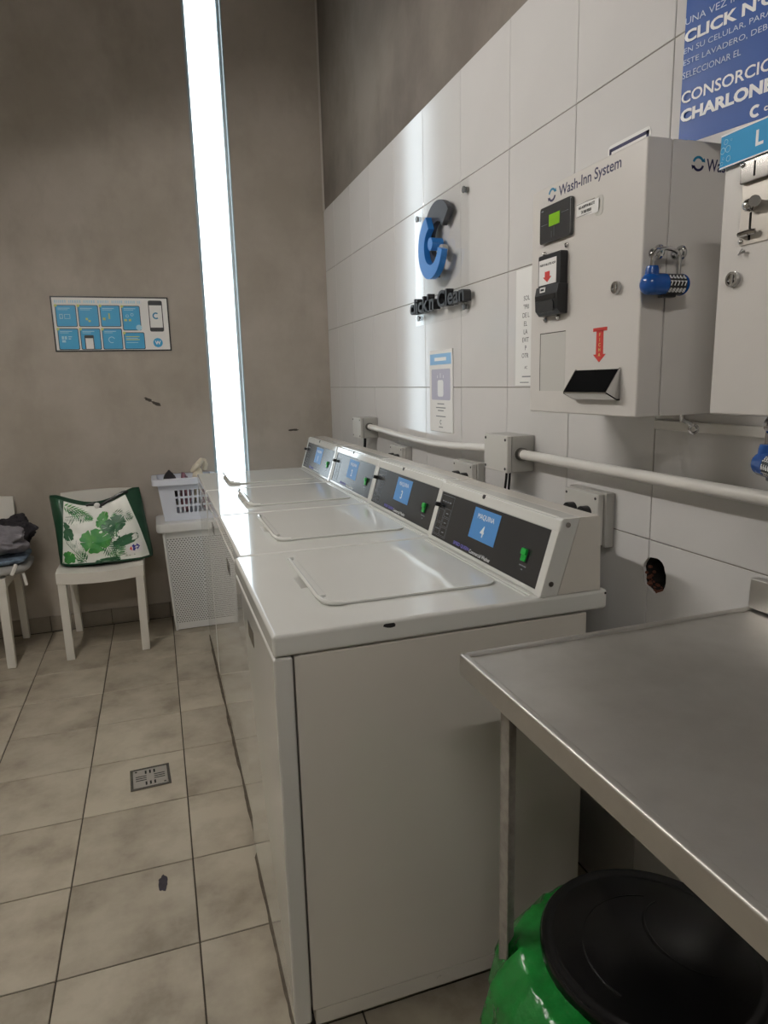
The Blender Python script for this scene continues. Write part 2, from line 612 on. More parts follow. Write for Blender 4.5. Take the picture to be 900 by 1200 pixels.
# ------------------------------------------------------------------ structure: walls and ceiling
HY, HZ, HR = 1.317, 1.010, 0.044      # ragged hole knocked in the right wall
def ragged_cutter(x0, x1, seed, grow):
    b = B()
    n = 26
    pts = []
    for i in range(n):
        a = 2 * PI * i / n
        r = (HR + grow) * (1 + 0.13 * noise.noise(Vector((math.cos(a) * 2.2, math.sin(a) * 2.2, seed))))
        pts.append((-HY + r * math.cos(a), HZ + r * math.sin(a) * 1.08))
    b.prism(PL((x1, 0, 0), (0, -1, 0), (0, 0, 1)), pts, 0.0, x1 - x0)
    return part('cutter', b, 'hole_dark', None, smooth=False)
def cut(o, cutter):
    md = o.modifiers.new('cut', 'BOOLEAN')
    md.operation = 'DIFFERENCE'
    md.solver = 'EXACT'
    md.object = cutter
    bpy.context.view_layer.update()
    me = bpy.data.meshes.new_from_object(o.evaluated_get(bpy.context.evaluated_depsgraph_get()))
    o.modifiers.clear()
    o.data = me
b = B()
b.box(W + 0.008, W + 0.20, YF, YB + 0.2, -0.1, ZC)
wall_right = struct('wall_right', b, ['concrete_raw', 'hole_dark'], smooth=False)
cutter = ragged_cutter(W - 0.02, W + 0.13, 1.5, -0.002)
cut(wall_right, cutter)
for y0, y1 in spans(TY0, TW, YF, YB):
    for z0, z1 in spans(TZ0, TH, 0.0, TZ0 + 3 * TH):
        o = bpy.data.objects.new('wall_tile', tile_piece('wall_tile', 0.008, y1 - y0 - 0.0028, z1 - z0 - 0.0028, 0.0009, 'wall_ceramic'))
        COL.objects.link(o)
        o.parent = wall_right
        o.location = (W + 0.004, (y0 + y1) / 2, (z0 + z1) / 2)
        o.rotation_euler = (0, random.uniform(-0.0012, 0.0012), random.uniform(-0.0016, 0.0016))
        if y0 - 0.06 < HY < y1 + 0.06 and z0 < HZ < z1:
            o.rotation_euler = (0, 0, 0)
            cut(o, cutter)
bpy.data.objects.remove(cutter)
# grout bed between the tiles
b = B()
b.box(W + 0.0022, W + 0.0075, YF, YB, TZ0 - TH + 0.02, TZ0 + 3 * TH - 0.002)
b.box(W + 0.0022, W + 0.0075, YF, HY - 0.08, 0, TZ0 - TH + 0.02)
b.box(W + 0.0022, W + 0.0075, HY + 0.08, YB, 0, TZ0 - TH + 0.02)
part('grout_bed', b, 'wall_grout', wall_right, smooth=False)
# broken brick crumbs round the hole
b = B()
for i in range(30):
    a = PI + PI * (i + random.random()) / 30 if i < 22 else random.uniform(0, PI)
    r = HR * random.uniform(0.93, 1.03)
    s_ = random.uniform(0.003, 0.007)
    b.ball((W + 0.012 + random.uniform(-0.004, 0.03), HY - r * math.cos(a), HZ + r * math.sin(a) * 1.08), (s_ * 1.3, s_ * 1.5, s_), 1)
part('broken_brick_rim', b, 'brick_raw', wall_right)

# back wall with the tall window slit
WX0, WX1, WZ0, WZ1 = 0.338, 0.566, 0.30, 4.05
b = B()
b.box(XL - 0.2, WX0, YB, YB + 0.2, -0.1, ZC)
b.box(WX1, W + 0.2, YB, YB + 0.2, -0.1, ZC)
b.box(WX0, WX1, YB, YB + 0.2, -0.1, WZ0)
b.box(WX0, WX1, YB, YB + 0.2, WZ1, ZC)
wall_back = struct('wall_back', b, 'concrete_plaster', smooth=False)
mat('scuff', '#4c4640', 0.9, var=0.3, vscale=40)
for (cx, cz, rx, rz) in ((-0.035, 1.425, 0.022, 0.010), (0.012, 1.398, 0.030, 0.011), (0.875, 1.195, 0.035, 0.007)):
    b = B()
    pts = []
    for i in range(18):
        a = 2 * PI * i / 18
        k = 1 + 0.5 * noise.noise(Vector((math.cos(a) * 2 + cx * 9, math.sin(a) * 2, cz)))
        pts.append((cx + rx * k * math.cos(a), cz + rz * k * math.sin(a) - 0.35 * rx * k * math.cos(a) * (1 if cx < 0.5 else 0)))
    b.prism(PL((0, YB, 0), (1, 0, 0), (0, 0, 1)), pts, 0, 0.0005)
    part('scuff_mark', b, 'scuff', wall_back, smooth=False)
b = B(); b.box(XL - 0.2, XL, YF, YB + 0.2, -0.1, ZC); struct('wall_left', b, 'wall_paint', smooth=False)
b = B(); b.box(XL - 0.2, W + 0.2, YF - 0.2, YF, -0.1, ZC); struct('wall_front', b, 'wall_paint', smooth=False)
b = B(); b.box(XL - 0.2, W + 0.2, YF - 0.2, YB + 0.2, ZC, ZC + 0.15); struct('ceiling', b, 'ceiling_paint', smooth=False)
# pale mortar line in the corner
b = B(); b.box(W - 0.004, W + 0.009, YB - 0.006, YB + 0.001, TZ0 + 3 * TH, ZC - 0.001)
mat('mortar', '#b9b3ab', 0.9)
struct('trim_1', b, 'mortar', smooth=False)
# tiled skirting under the back wall
b = B(); b.box(XL, W - 0.001, YB - 0.006, YB + 0.001, 0.001, 0.098); base = struct('baseboard_back', b, 'floor_grout', smooth=False)
for x0, x1 in spans(FX0 - 0.01, FX, XL, W - 0.002):
    o = bpy.data.objects.new('skirting_tile', tile_piece('skirting_tile', x1 - x0 - 0.004, 0.009, 0.097, 0.0015, 'skirting_ceramic'))
    COL.objects.link(o); o.parent = base; o.location = ((x0 + x1) / 2, YB - 0.0065, 0.0505)

# window: frame and pane
b = B()
GY = YB + 0.085
b.box(WX0, WX0 + 0.022, GY - 0.02, GY + 0.03, WZ0, WZ1, 0.002)
b.box(WX1 - 0.022, WX1, GY - 0.02, GY + 0.03, WZ0, WZ1, 0.002)
b.box(WX0 + 0.022, WX1 - 0.022, GY - 0.02, GY + 0.03, WZ0, WZ0 + 0.03, 0.002)
b.box(WX0 + 0.022, WX1 - 0.022, GY - 0.02, GY + 0.03, WZ1 - 0.03, WZ1, 0.002)
win = struct('window_1', b, 'aluminium')
b = B(); b.box(WX0 + 0.02, WX1 - 0.02, GY + 0.006, GY + 0.010, WZ0 + 0.02, WZ1 - 0.02)
part('window_pane', b, 'pane_glass', win, smooth=False)
b = B()
b.box(WX1 - 0.006, WX1 + 0.001, YB - 0.002, GY - 0.02, WZ0, WZ1)
b.box(WX0 - 0.001, WX0 + 0.006, YB - 0.002, GY - 0.02, WZ0, WZ1)
part('window_reveal', b, 'white_alu', win, smooth=False)

# ------------------------------------------------------------------ ceiling lamps (out of frame, they light the room)
def lamp(x, y, z, lx, ly, label):
    t = thing('pendant_lamp', label, 'lamp', (x, y, z), 'hanging batten lamps')
    b = B(); b.box(x - lx / 2, x + lx / 2, y - ly / 2, y + ly / 2, z, z + 0.05, 0.006)
    part('housing', b, 'lamp_white', t)
    d = (lx / 2 - 0.03, 0) if lx > ly else (0, ly / 2 - 0.03)
    b = B(); b.tube([(x - d[0], y - d[1], z - 0.020), (x + d[0], y + d[1], z - 0.020)], 0.014, 12)
    part('tube', b, 'lamp_glow', t)
    for s in (-1, 1):
        b = B(); b.box(x + s * (d[0] + 0.006) - 0.012, x + s * (d[0] + 0.006) + 0.012, y + s * (d[1] + 0.006) - 0.012, y + s * (d[1] + 0.006) + 0.012, z - 0.038, z + 0.001, 0.002); part('tube_holder', b, 'lamp_white', t)
        p = (x + s * d[0] * 0.8, y + s * d[1] * 0.8)
        b = B(); b.cyl((p[0], p[1], z + 0.048), (p[0], p[1], ZC + 0.001), 0.004, 8)
        part('suspension_rod', b, 'chrome', t)
lamp(-0.85, 2.35, 2.75, 0.16, 1.5, 'white batten lamp hanging in front of the machines')
lamp(-0.35, -0.55, 2.75, 0.85, 0.16, 'white batten lamp hanging crosswise by the coin boxes')

# ------------------------------------------------------------------ washing machines
def washer(loc, num, label):
    x0, y0 = loc
    t = thing('washing_machine', label, 'washing machine', (0, 0, 0), 'white top loading washing machines in a row')
    D, L, ZT, ZL = 0.806, 0.684, 0.999, 0.950
    # cabinet and its panels
    b = B()
    b.box(0.044, 0.752, 0.006, L - 0.006, 0.075, ZL - 0.004, 0.003)
    part('cabinet', b, 'enamel_side', t)
    b = B()
    b.box(0.050, 0.745, 0.008, L - 0.008, 0.030, 0.073, 0.003)
    for xx in (0.36,):
        b.disc(PL((0, 0.008, 0), (1, 0, 0), (0, 0, 1)), xx, 0.055, 0.006, 0, 0.003, 10)
    part('base_frame', b, 'enamel_side', t)
    b = B()
    b.box(0.0, 0.0405, 0.003, L - 0.003, 0.046, ZL - 0.003, 0.006, 3)
    fp = part('front_panel', b, 'enamel_front', t)
    b = B()
    b.obox(PL((0.0, 0, 0), (0, -1, 0), (0, 0, 1)), -0.42, -0.32, 0.853, 0.893, 0, 0.0012, 0.0004, 1)
    part('front_badge', b, 'steel_dark', fp)
    for fx in (0.06, 0.70):
        for fy in (0.05, L - 0.05):
            b = B(); b.cyl((fx, fy, 0.0005), (fx, fy, 0.034), 0.018, 12)
            part('foot', b, 'black_plastic', t)
    # top deck
    b = B()
    b.box(0.0, D, 0.001, L - 0.001, ZL, ZT, 0.009, 3)
    deck = part('top_deck', b, 'enamel', t)
    b = B()
    b.box(0.596, 0.602, 0.03, L - 0.03, ZT - 0.002, ZT + 0.003, 0.002)
    b.box(0.608, 0.613, 0.03, L - 0.03, ZT - 0.002, ZT + 0.003, 0.002)
    part('deck_ridge', b, 'enamel', deck)
    # paint chips
    if num == 4:
        for (px, pz, w_, h_) in ((0.252, 0.991, 0.011, 0.0055),):
            b = B(); pts = [(px + w_ * (1 + 0.5 * random.random()) * math.cos(2 * PI * i / 9), pz + h_ * (1 + 0.6 * random.random()) * math.sin(2 * PI * i / 9)) for i in range(9)]
            b.prism(PL((0, 0.001, 0), (1, 0, 0), (0, 0, 1)), [(u, min(v, 0.9945) - 0.003) for u, v in pts], 0, 0.0006)
            part('paint_chip', b, 'black_plastic', deck, smooth=False)
    b = B(); b.disc(PL((0, 0.001, 0), (1, 0, 0), (0, 0, 1)), 0.798, 0.990, 0.0028, 0, 0.0012, 10); part('screw', b, 'black_plastic', deck)
    # lid with its raised front lip
    b = B()
    b.prism(PL((0, 0, 0), (1, 0, 0), (0, 1, 0)), rrect(0.140, 0.585, 0.135, 0.565, 0.035, 6), ZT + 0.0006, ZT + 0.0065, 0.002)
    lid = part('lid', b, 'enamel', t)
    b = B()
    path = [(0.150, 0.560, ZT + 0.010), (0.140, 0.545, ZT + 0.012), (0.137, 0.45, ZT + 0.014), (0.136, 0.35, ZT + 0.015), (0.136, 0.25, ZT + 0.014), (0.137, 0.185, ZT + 0.012), (0.144, 0.155, ZT + 0.010), (0.158, 0.139, ZT + 0.008), (0.185, 0.133, ZT + 0.006)]
    b.tube(path, 0.0055, 8)
    b.box(0.138, 0.160, 0.19, 0.53, ZT + 0.002, ZT + 0.013, 0.004)
    part('lid_handle', b, 'enamel', lid)
    b = B()
    b.box(0.122, 0.140, 0.30, 0.40, ZT - 0.0015, ZT + 0.0006)
    part('finger_recess', b, 'grey_plastic', lid)
    # console
    FB, FT = (0.622, ZT), (0.676, 1.177)        # front slope bottom / top (x,z)
    dx = (FT[0] - FB[0]); dz = FT[1] - FB[1]
    side = PL((0, 0, 0), (1, 0, 0), (0, 0, 1))   # u=x, v=z, n=-y
    b = B()
    b.prism(side, [(FB[0] + 0.047, ZT + 0.0005), (0.786, ZT + 0.0005), (0.780, 1.176), (0.775, 1.181), (FT[0] + 0.049, 1.181)], -(L - 0.004), -0.004, 0.002)
    cons = part('console', b, 'enamel_side', t)
    b = B()
    b.prism(side, [(FB[0] + 0.004, ZT + 0.0005), (FB[0] + 0.045, ZT + 0.0005), (FT[0] + 0.047, 1.181), (FT[0] + 0.008, 1.181)], -(L - 0.006), -0.004)
    # raised border bars on the slope
    sl = PL((FB[0], L, FB[1]), (0, -1, 0), (dx, 0, dz))
    SLN = math.hypot(dx, dz)
    b.obox(sl, 0.003, L - 0.001, 0.001, 0.013, -0.012, 0.003, 0.003)
    b.obox(sl, 0.003, L - 0.001, 0.157, SLN + 0.002, -0.014, 0.004, 0.005, 3)
    cap = [(FB[0] - 0.0035, ZT + 0.0006), (FB[0] + 0.0445, ZT + 0.0006), (FT[0] + 0.0465, 1.1815), (FT[0] + 0.003, 1.1815), (FT[0] - 0.003, 1.178)]
    b.prism(side, cap, -0.031, -0.0015, 0.003)
    b.prism(side, cap, -(L - 0.0035), -(L - 0.021), 0.003)
    fr = part('console_frame', b, 'enamel', cons)
    for (u, v) in ((0.690, 1.166), (0.648, 1.030)):
        b = B(); b.disc(side, u, v, 0.0062, -0.002, 0.0005, 12); part('screw', b, 'steel_dark', cons)
    b = B(); b.disc(sl, 0.30, SLN - 0.004, 0.0065, 0.002, 0.0062, 12); part('screw', b, 'black_plastic', cons)
    b = B()
    b.obox(sl, 0.020, L - 0.030, 0.013, 0.157, -0.006, 0.0005, 0.0)
    pan = part('control_panel', b, 'panel_black', t)
    # printed boxes at the far end
    b = B()
    def outline(u0, u1, v0, v1, w_=0.0008):
        b.obox(sl, u0, u1, v0, v0 + w_, 0.0005, 0.0009); b.obox(sl, u0, u1, v1 - w_, v1, 0.0005, 0.0009)
        b.obox(sl, u0, u0 + w_, v0, v1, 0.0005, 0.0009); b.obox(sl, u1 - w_, u1, v0, v1, 0.0005, 0.0009)
    outline(0.026, 0.118, 0.020, 0.150)
    for k in range(3): outline(0.072, 0.112, 0.024 + k * 0.030, 0.050 + k * 0.030)
    outline(0.030, 0.066, 0.024, 0.060); outline(0.030, 0.066, 0.064, 0.104)
    for k in range(3): b.obox(sl, 0.084, 0.100, 0.034 + k * 0.030, 0.037 + k * 0.030, 0.0005, 0.0009)
    for k in range(4): b.obox(sl, 0.036 + k * 0.018, 0.048 + k * 0.018, 0.128, 0.132, 0.0005, 0.0009)
    b.obox(sl, 0.034, 0.062, 0.040, 0.0425, 0.0005, 0.0009)
    part('printed_chart', b, 'panel_line', pan, smooth=False)
    b = B(); b.obox(sl, 0.022, 0.036, 0.108, 0.122, 0.0005, 0.020, 0.003); b.obox(sl, 0.024, 0.058, 0.111, 0.119, 0.0005, 0.006, 0.002)
    part('coin_latch', b, 'black_plastic', pan)
    # blue number sticker
    b = B(); b.obox(sl, 0.262, 0.415, 0.060, 0.148, 0.0005, 0.0011)
    st = part('number_sticker', b, 'sticker_blue', pan, smooth=False)
    text('lettering', 'MAQUINA', sl, 0.338, 0.117, 0.098, 0.017, 'white_print', st, 0.0011, align='C')
    text('lettering', str(num), sl, 0.336, 0.072, None, 0.032, 'white_print', st, 0.0011, bold=0.02, align='C')
    text('lettering', 'SPEED QUEEN', sl, 0.182, 0.018, 0.105, 0.012, 'purple_print', pan, 0.0005, bold=0.03)
    text('lettering', 'Commercial Washer', sl, 0.292, 0.0175, 0.124, 0.011, 'white_print', pan, 0.0005)
    # rocker switch
    b = B(); b.obox(sl, 0.558, 0.588, 0.060, 0.096, 0.0005, 0.003, 0.001); sw = part('switch_bezel', b, 'black_plastic', pan)
    b = B(); b.obox(sl, 0.5615, 0.5845, 0.078, 0.094, 0.002, 0.010, 0.002); b.obox(sl, 0.5615, 0.5845, 0.062, 0.079, 0.002, 0.006, 0.002)
    part('rocker', b, 'green_switch', sw)
    b = B(); b.obox(sl, 0.558, 0.590, 0.049, 0.052, 0.0005, 0.0009); b.obox(sl, 0.570, 0.578, 0.040, 0.043, 0.0005, 0.0009)
    part('switch_caption', b, 'panel_line', pan, smooth=False)
    t.location = (x0, y0, 0)
    return t
washer((0.185, 1.2980), 4, 'nearest white top loader of the row, console sticker reading MAQUINA 4')
washer((0.198, 1.9860), 3, 'second white top loader from the steel table, sticker numbered 3')
washer((0.201, 2.6740), 2, 'third white top loader from the steel table, console mirroring the window')
washer((0.199, 3.3620), 1, 'farthest white top loader of the row, beside the laundry hamper')

# ------------------------------------------------------------------ conduits, junction boxes, sockets behind the machines
RW = PL((W, 0, 0), (0, -1, 0), (0, 0, 1))     # tiled wall: u = -Y, v = Z, n into the room
def jbox(y0, y1, z0, z1, d, label):
    t = thing('junction_box', label, 'junction box', (W, (y0 + y1) / 2, z0), 'grey junction boxes on the conduit')
    b = B(); b.obox(RW, -y1, -y0, z0, z1, 0.0006, d - 0.018, 0.004)
    part('box_body', b, 'grey_plastic', t)
    b = B(); b.obox(RW, -y1 - 0.001, -y0 + 0.001, z0 - 0.001, z1 + 0.001, d - 0.0165, d, 0.004)
    cv = part('box_cover', b, 'grey_plastic_light', t)
    for yy in (y0 + 0.012, y1 - 0.012):
        for zz in (z0 + 0.012, z1 - 0.012):
            b = B(); b.disc(RW, -yy, zz, 0.0045, d - 0.0005, d + 0.0015, 10); part('screw', b, 'black_plastic', cv)
    b = B(); b.cyl((W - 0.051, y0 + 0.004, 1.262), (W - 0.051, y0 - 0.018, 1.262), 0.0205, 16); part('gland', b, 'steel_dark', t)
    for k in (0, 1):
        yy = (y0 + y1) / 2 - 0.02 + k * 0.022
        b = B(); b.tube([(W - 0.055, yy, z0 + 0.004), (W - 0.056, yy + 0.002, z0 - 0.03), (W - 0.060, yy + 0.006 + 0.004 * k, z0 - 0.10), (W - 0.075, yy + 0.02, z0 - 0.2), (W - 0.08, yy + 0.03, z0 - 0.32)], 0.0042, 8)
        part('cable', b, 'black_plastic', t)
jbox(1.890, 2.048, 1.204, 1.320, 0.10, 'large grey junction box on the wall behind machine 4')
jbox(3.505, 3.655, 1.200, 1.310, 0.10, 'small looking grey junction box at the far end of the conduit')
b = B(); b.tube([(W - 0.051, y, 1.262) for y in (1.886, 1.5, 1.1, 0.7, 0.2, -0.4)], 0.0150, 14)
solo('conduit_pipe', b, 'pvc_white', 'straight white conduit pipe running below the coin boxes', 'pipe', (W - 0.051, 1.0, 1.262), 'white conduit pipes on the tiled wall')
cp = [(3.49, 1.262), (3.30, 1.257), (3.05, 1.248), (2.80, 1.241), (2.60, 1.240), (2.40, 1.246), (2.22, 1.257), (2.10, 1.263), (2.046, 1.264)]
b = B(); b.tube([(W - 0.051, y, z) for y, z in cp], 0.0150, 14)
solo('conduit_pipe', b, 'pvc_white', 'sagging white conduit pipe between the two junction boxes', 'pipe', (W - 0.051, 2.8, 1.262), 'white conduit pipes on the tiled wall')
def socket(y0, y1, label):
    z0, z1, d = 1.045, 1.195, 0.05
    t = thing('socket_box', label, 'socket', (W, (y0 + y1) / 2, z0), 'surface socket boxes behind the machines')
    b = B(); b.obox(RW, -y1, -y0, z0, z1, 0.0006, 0.030, 0.005); part('back_box', b, 'grey_plastic', t)
    b = B(); b.obox(RW, -y1 + 0.008, -y0 - 0.008, z0 + 0.006, z1 - 0.004, 0.0305, d, 0.004); fc = part('face_plate', b, 'grey_plastic_light', t)
    for yy in (y0 + 0.020, y1 - 0.020):
        b = B(); b.disc(RW, -yy, z1 - 0.016, 0.004, d - 0.0005, d + 0.001, 8); part('screw', b, 'black_plastic', fc)
    for k in (0.32, 0.70):
        yy = y1 + (y0 - y1) * k
        b = B()
        b.disc(RW, -yy, 1.137, 0.019, d - 0.0005, d + 0.024, 16, 0.003)
        b.tube([(W - d - 0.02, yy, 1.135), (W - d - 0.036, yy, 1.12), (W - d - 0.04, yy, 1.04), (W - d - 0.03, yy, 0.90)], 0.0045, 8)
        part('plug', b, 'black_plastic', t)
socket(1.478, 1.652, 'grey double socket box with black plugs behind machine 4')
socket(2.235, 2.420, 'grey double socket box on the wall behind machine 3')
socket(2.990, 3.180, 'farthest grey socket box, under the sagging conduit behind machine 2')

# ------------------------------------------------------------------ coin box (left)
BX = W - 0.22          # front face of the boxes
YN, YFAR, ZB, ZTOP = 1.143, 1.555, 1.4155, 1.941
BF = PL((BX, 0, 0), (0, -1, 0), (0, 0, 1))
BS = PL((0, YN, 0), (1, 0, 0), (0, 0, 1))
t = thing('token_dispenser', 'cream metal token box with bill slot, green display and red arrow', 'token machine', (W, (YN + YFAR) / 2, ZB))
b = B(); b.box(BX + 0.0595, W - 0.0006, YN, YFAR, ZB, ZTOP, 0.002); part('case', b, 'box_paint', t)
b = B(); b.box(BX, BX + 0.058, YN - 0.0005, YFAR + 0.0005, ZB - 0.0005, ZTOP + 0.0005, 0.004, 3); door = part('door', b, 'box_paint', t)
def swirl(pl, u, v, r, parent, n):
    b = B(); b.prism(pl, arc(u, v, r * 0.68, r, 20, 165, 18), n, n + 0.0006)
    b.prism(pl, [(u + r * 0.55, v + r * 0.34), (u + r * 1.16, v + r * 0.22), (u + r * 1.02, v + r * 0.78)], n, n + 0.0006)
    part('swirl_upper', b, 'teal_print', parent, smooth=False)
    b = B(); b.prism(pl, arc(u, v, r * 0.68, r, 200, 345, 18), n, n + 0.0006)
    b.prism(pl, [(u - r * 0.55, v - r * 0.34), (u - r * 1.16, v - r * 0.22), (u - r * 1.02, v - r * 0.78)], n, n + 0.0006)
    part('swirl_lower', b, 'navy_print', parent, smooth=False)
swirl(BF, -1.468, 1.918, 0.0150, door, 0.0)
text('lettering', 'Wash-Inn System', BF, -1.440, 1.900, 0.222, 0.030, 'navy_print', door, 0.0, bold=0.012)
swirl(BS, 1.042, 1.9005, 0.0140, t, 0.0)
text('lettering', 'Wash', BS, 1.0625, 1.888, 0.058, 0.023, 'navy_print', t, 0.0, bold=0.012)
# display unit
b = B(); b.prism(BF, rrect(-1.504, -1.376, 1.812, 1.894, 0.006), 0.0, 0.010, 0.002); du = part('display_unit', b, 'panel_black', t)
b = B(); b.obox(BF, -1.463, -1.419, 1.846, 1.872, 0.010, 0.0108); part('display_screen', b, 'lcd_green', du, smooth=False)
b = B()
b.obox(BF, -1.496, -1.470, 1.853, 1.8538, 0.010, 0.0104); b.obox(BF, -1.412, -1.384, 1.866, 1.8668, 0.010, 0.0104); b.obox(BF, -1.442, -1.4412, 1.822, 1.843, 0.010, 0.0104)
b.obox(BF, -1.496, -1.488, 1.884, 1.8865, 0.010, 0.0104); b.obox(BF, -1.452, -1.4512, 1.820, 1.834, 0.010, 0.0104)
part('display_markings', b, 'panel_line', du, smooth=False)
# warning sticker, peeling at its near end
b = B()
n_ = 14
def stk(u, v):
    lift = 0.0008 + 0.012 * max(0, u - 0.62) ** 1.6
    return BF.p(-1.366 + 0.082 * u, 1.845 + 0.028 * v - 0.006 * u, lift)
b.grid(stk, 16, 2); stp = part('warning_sticker', b, 'paper', t, smooth=True, recalc=False)
b = B(); b.prism(BF, rrect(-1.300, -1.272, 1.832, 1.872, 0.010), 0.0002, 0.0007); part('sticker_backing', b, 'grey_plastic_light', stp, smooth=False)
stl = PL((BX, 0, 0), (0, -1, -0.073), (0, -0.073, 1))
text('lettering', 'NO ACEPTA BILLETE', BF, -1.3585, 1.859, 0.058, 0.0060, 'poster_ink', stp, 0.0014, bold=0.02)
text('lettering', 'DE 500 PESOS', BF, -1.348, 1.8485, 0.036, 0.0060, 'poster_ink', stp, 0.0014, bold=0.02)
b = B(); b.obox(BF, -1.366, -1.300, 1.8700, 1.8706, 0.001, 0.0014); b.obox(BF, -1.366, -1.310, 1.8445, 1.8451, 0.001, 0.0014); part('sticker_rule', b, 'poster_ink', stp, smooth=False)
# bill acceptor
b = B()
b.prism(BF, rrect(-1.491, -1.396, 1.655, 1.783, 0.004), 0.0, 0.020, 0.002)
ba = part('bill_acceptor', b, 'black_plastic', t)
b = B()
b.prism(PL((0, 0, 0), (-1, 0, 0), (0, 0, 1)), [(-BX, 1.644), (-BX + 0.018, 1.644), (-BX + 0.028, 1.656), (-BX + 0.030, 1.690), (-BX + 0.026, 1.711), (-BX, 1.711)], 1.393, 1.489, 0.002)
part('acceptor_mouth', b, 'black_plastic', ba)
b = B(); b.obox(BF, -1.485, -1.400, 1.679, 1.690, 0.0290, 0.0306); part('note_slot', b, 'dark_gap', ba, smooth=False)
b = B(); b.prism(BF, rrect(-1.468, -1.405, 1.650, 1.677, 0.010), 0.026, 0.0325, 0.001); part('slot_chute', b, 'panel_black', ba)
b = B(); b.obox(BF, -1.486, -1.412, 1.715, 1.772, 0.020, 0.0206); lb = part('acceptor_label', b, 'paper', ba, smooth=False)
text('lettering', 'INSERTE BILLETES AQUI', BF, -1.482, 1.757, 0.066, 0.0058, 'poster_ink', lb, 0.0206, bold=0.02)
b = B(); b.prism(BF, [(-1.459, 1.744), (-1.439, 1.744), (-1.439, 1.732), (-1.431, 1.732), (-1.449, 1.7200), (-1.467, 1.732), (-1.459, 1.732)], 0.0206, 0.0212); part('red_arrow', b, 'red_print', lb, smooth=False)
b = B(); b.obox(BF, -1.467, -1.445, 1.697, 1.708, 0.0268, 0.0292); tg = part('maker_tag', b, 'paper', ba, smooth=False)
b = B(); b.obox(BF, -1.463, -1.449, 1.700, 1.705, 0.0292, 0.0296); part('maker_print', b, 'poster_ink', tg, smooth=False)
for (yy, zz) in ((1.492, 1.790), (1.400, 1.794), (1.484, 1.637), (1.428, 1.639)):
    b = B(); b.disc(BF, -yy, zz, 0.0060, 0.0, 0.004, 10, 0.001); b.ball((BX - 0.004, yy, zz), (0.004, 0.0045, 0.0045), 2); part('bolt', b, 'chrome', ba)
# cam lock
def camlock(pl, u, v, parent):
    b = B(); b.disc(pl, u, v, 0.0125, 0.0, 0.006, 20, 0.001); b.prism(pl, arc(u, v, 0.0085, 0.0118, 0, 359.9, 24), 0.006, 0.009)
    b.prism(pl, [(u - 0.006, v - 0.0015), (u + 0.006, v - 0.0015), (u + 0.006, v + 0.0015), (u - 0.006, v + 0.0015)], 0.006, 0.0065)
    b.obox(pl, u - 0.004, u + 0.003, v - 0.009, v + 0.009, 0.006, 0.008, 0.001)
    part('cam_lock', b, 'chrome', parent)
camlock(BF, -1.214, 1.677, door)
# blank plate recess at lower left
b = B()
b.obox(BF, -1.508, -1.506, 1.467, 1.606, -0.0005, 0.0006); b.obox(BF, -1.508, -1.398, 1.604, 1.606, -0.0005, 0.0006)
part('recess_edge', b, 'steel_dark', t, smooth=False)
b = B(); b.obox(BF, -1.506, -1.398, 1.467, 1.604, -0.0005, 0.0004); part('blank_plate', b, 'grey_plastic_light', t, smooth=False)
# red FICHA arrow
b = B()
b.prism(BF, [(-1.280, 1.596), (-1.256, 1.596), (-1.256, 1.546), (-1.246, 1.546), (-1.268, 1.529), (-1.290, 1.546), (-1.280, 1.546)], 0.0, 0.0007)
b.obox(BF, -1.292, -1.244, 1.5945, 1.602, 0.0, 0.0007)
ar = part('token_arrow', b, 'red_print', t, smooth=False)
for i, ch in enumerate('FICHA'):
    text('lettering', ch, BF, -1.268, 1.5835 - i * 0.0105, None, 0.0072, 'poster_yellow', ar, 0.0007, bold=0.01, align='C')
# token chute: open scoop with a black inside
sp = PL((0, 0, 0), (-1, 0, 0), (0, 0, 1))      # u = -X, v = Z, n = +Y ... profile plane
tri = [(-BX, 1.449), (-BX + 0.008, 1.449), (-BX + 0.034, 1.462), (-BX + 0.034, 1.467), (-BX + 0.003, 1.516), (-BX, 1.516)]
b = B()
def tp(u, v, y): return Vector((-u, y, v))
ya, yb_ = 1.194, 1.351
for y_ in (ya, yb_ - 0.002):
    vs = [tp(u, v, y_) for u, v in tri] + [tp(u, v, y_ + 0.002) for u, v in tri]
    k = len(tri)
    b.raw(vs, [list(range(k)), list(range(2 * k - 1, k - 1, -1))] + [[i, (i + 1) % k, k + (i + 1) % k, k + i] for i in range(k)])
# bottom and lip
for (p, q_) in (((-BX, 1.449), (-BX + 0.008, 1.449)), ((-BX + 0.008, 1.449), (-BX + 0.034, 1.463))):
    vs = [tp(p[0], p[1], ya), tp(q_[0], q_[1], ya), tp(q_[0], q_[1] + 0.003, ya), tp(p[0], p[1] + 0.003, ya)]
    vs += [v + Vector((0, yb_ - ya, 0)) for v in vs]
    b.raw(vs, [(0, 1, 2, 3), (7, 6, 5, 4), (0, 1, 5, 4), (1, 2, 6, 5), (2, 3, 7, 6), (3, 0, 4, 7)])
ch = part('token_chute', b, 'chrome', t, smooth=False)
vs = [tp(-BX + 0.0325, 1.4660, ya + 0.003), tp(-BX + 0.003, 1.5135, ya + 0.003), tp(-BX + 0.003, 1.5135, yb_ - 0.003), tp(-BX + 0.0325, 1.4660, yb_ - 0.003)]
vs2 = [v + Vector((0.003, 0, -0.004)) for v in vs]
b = B().raw(vs + vs2, [(0, 1, 2, 3), (7, 6, 5, 4), (0, 1, 5, 4), (1, 2, 6, 5), (2, 3, 7, 6), (3, 0, 4, 7)])
part('chute_flap', b, 'flap_black', ch, smooth=False)
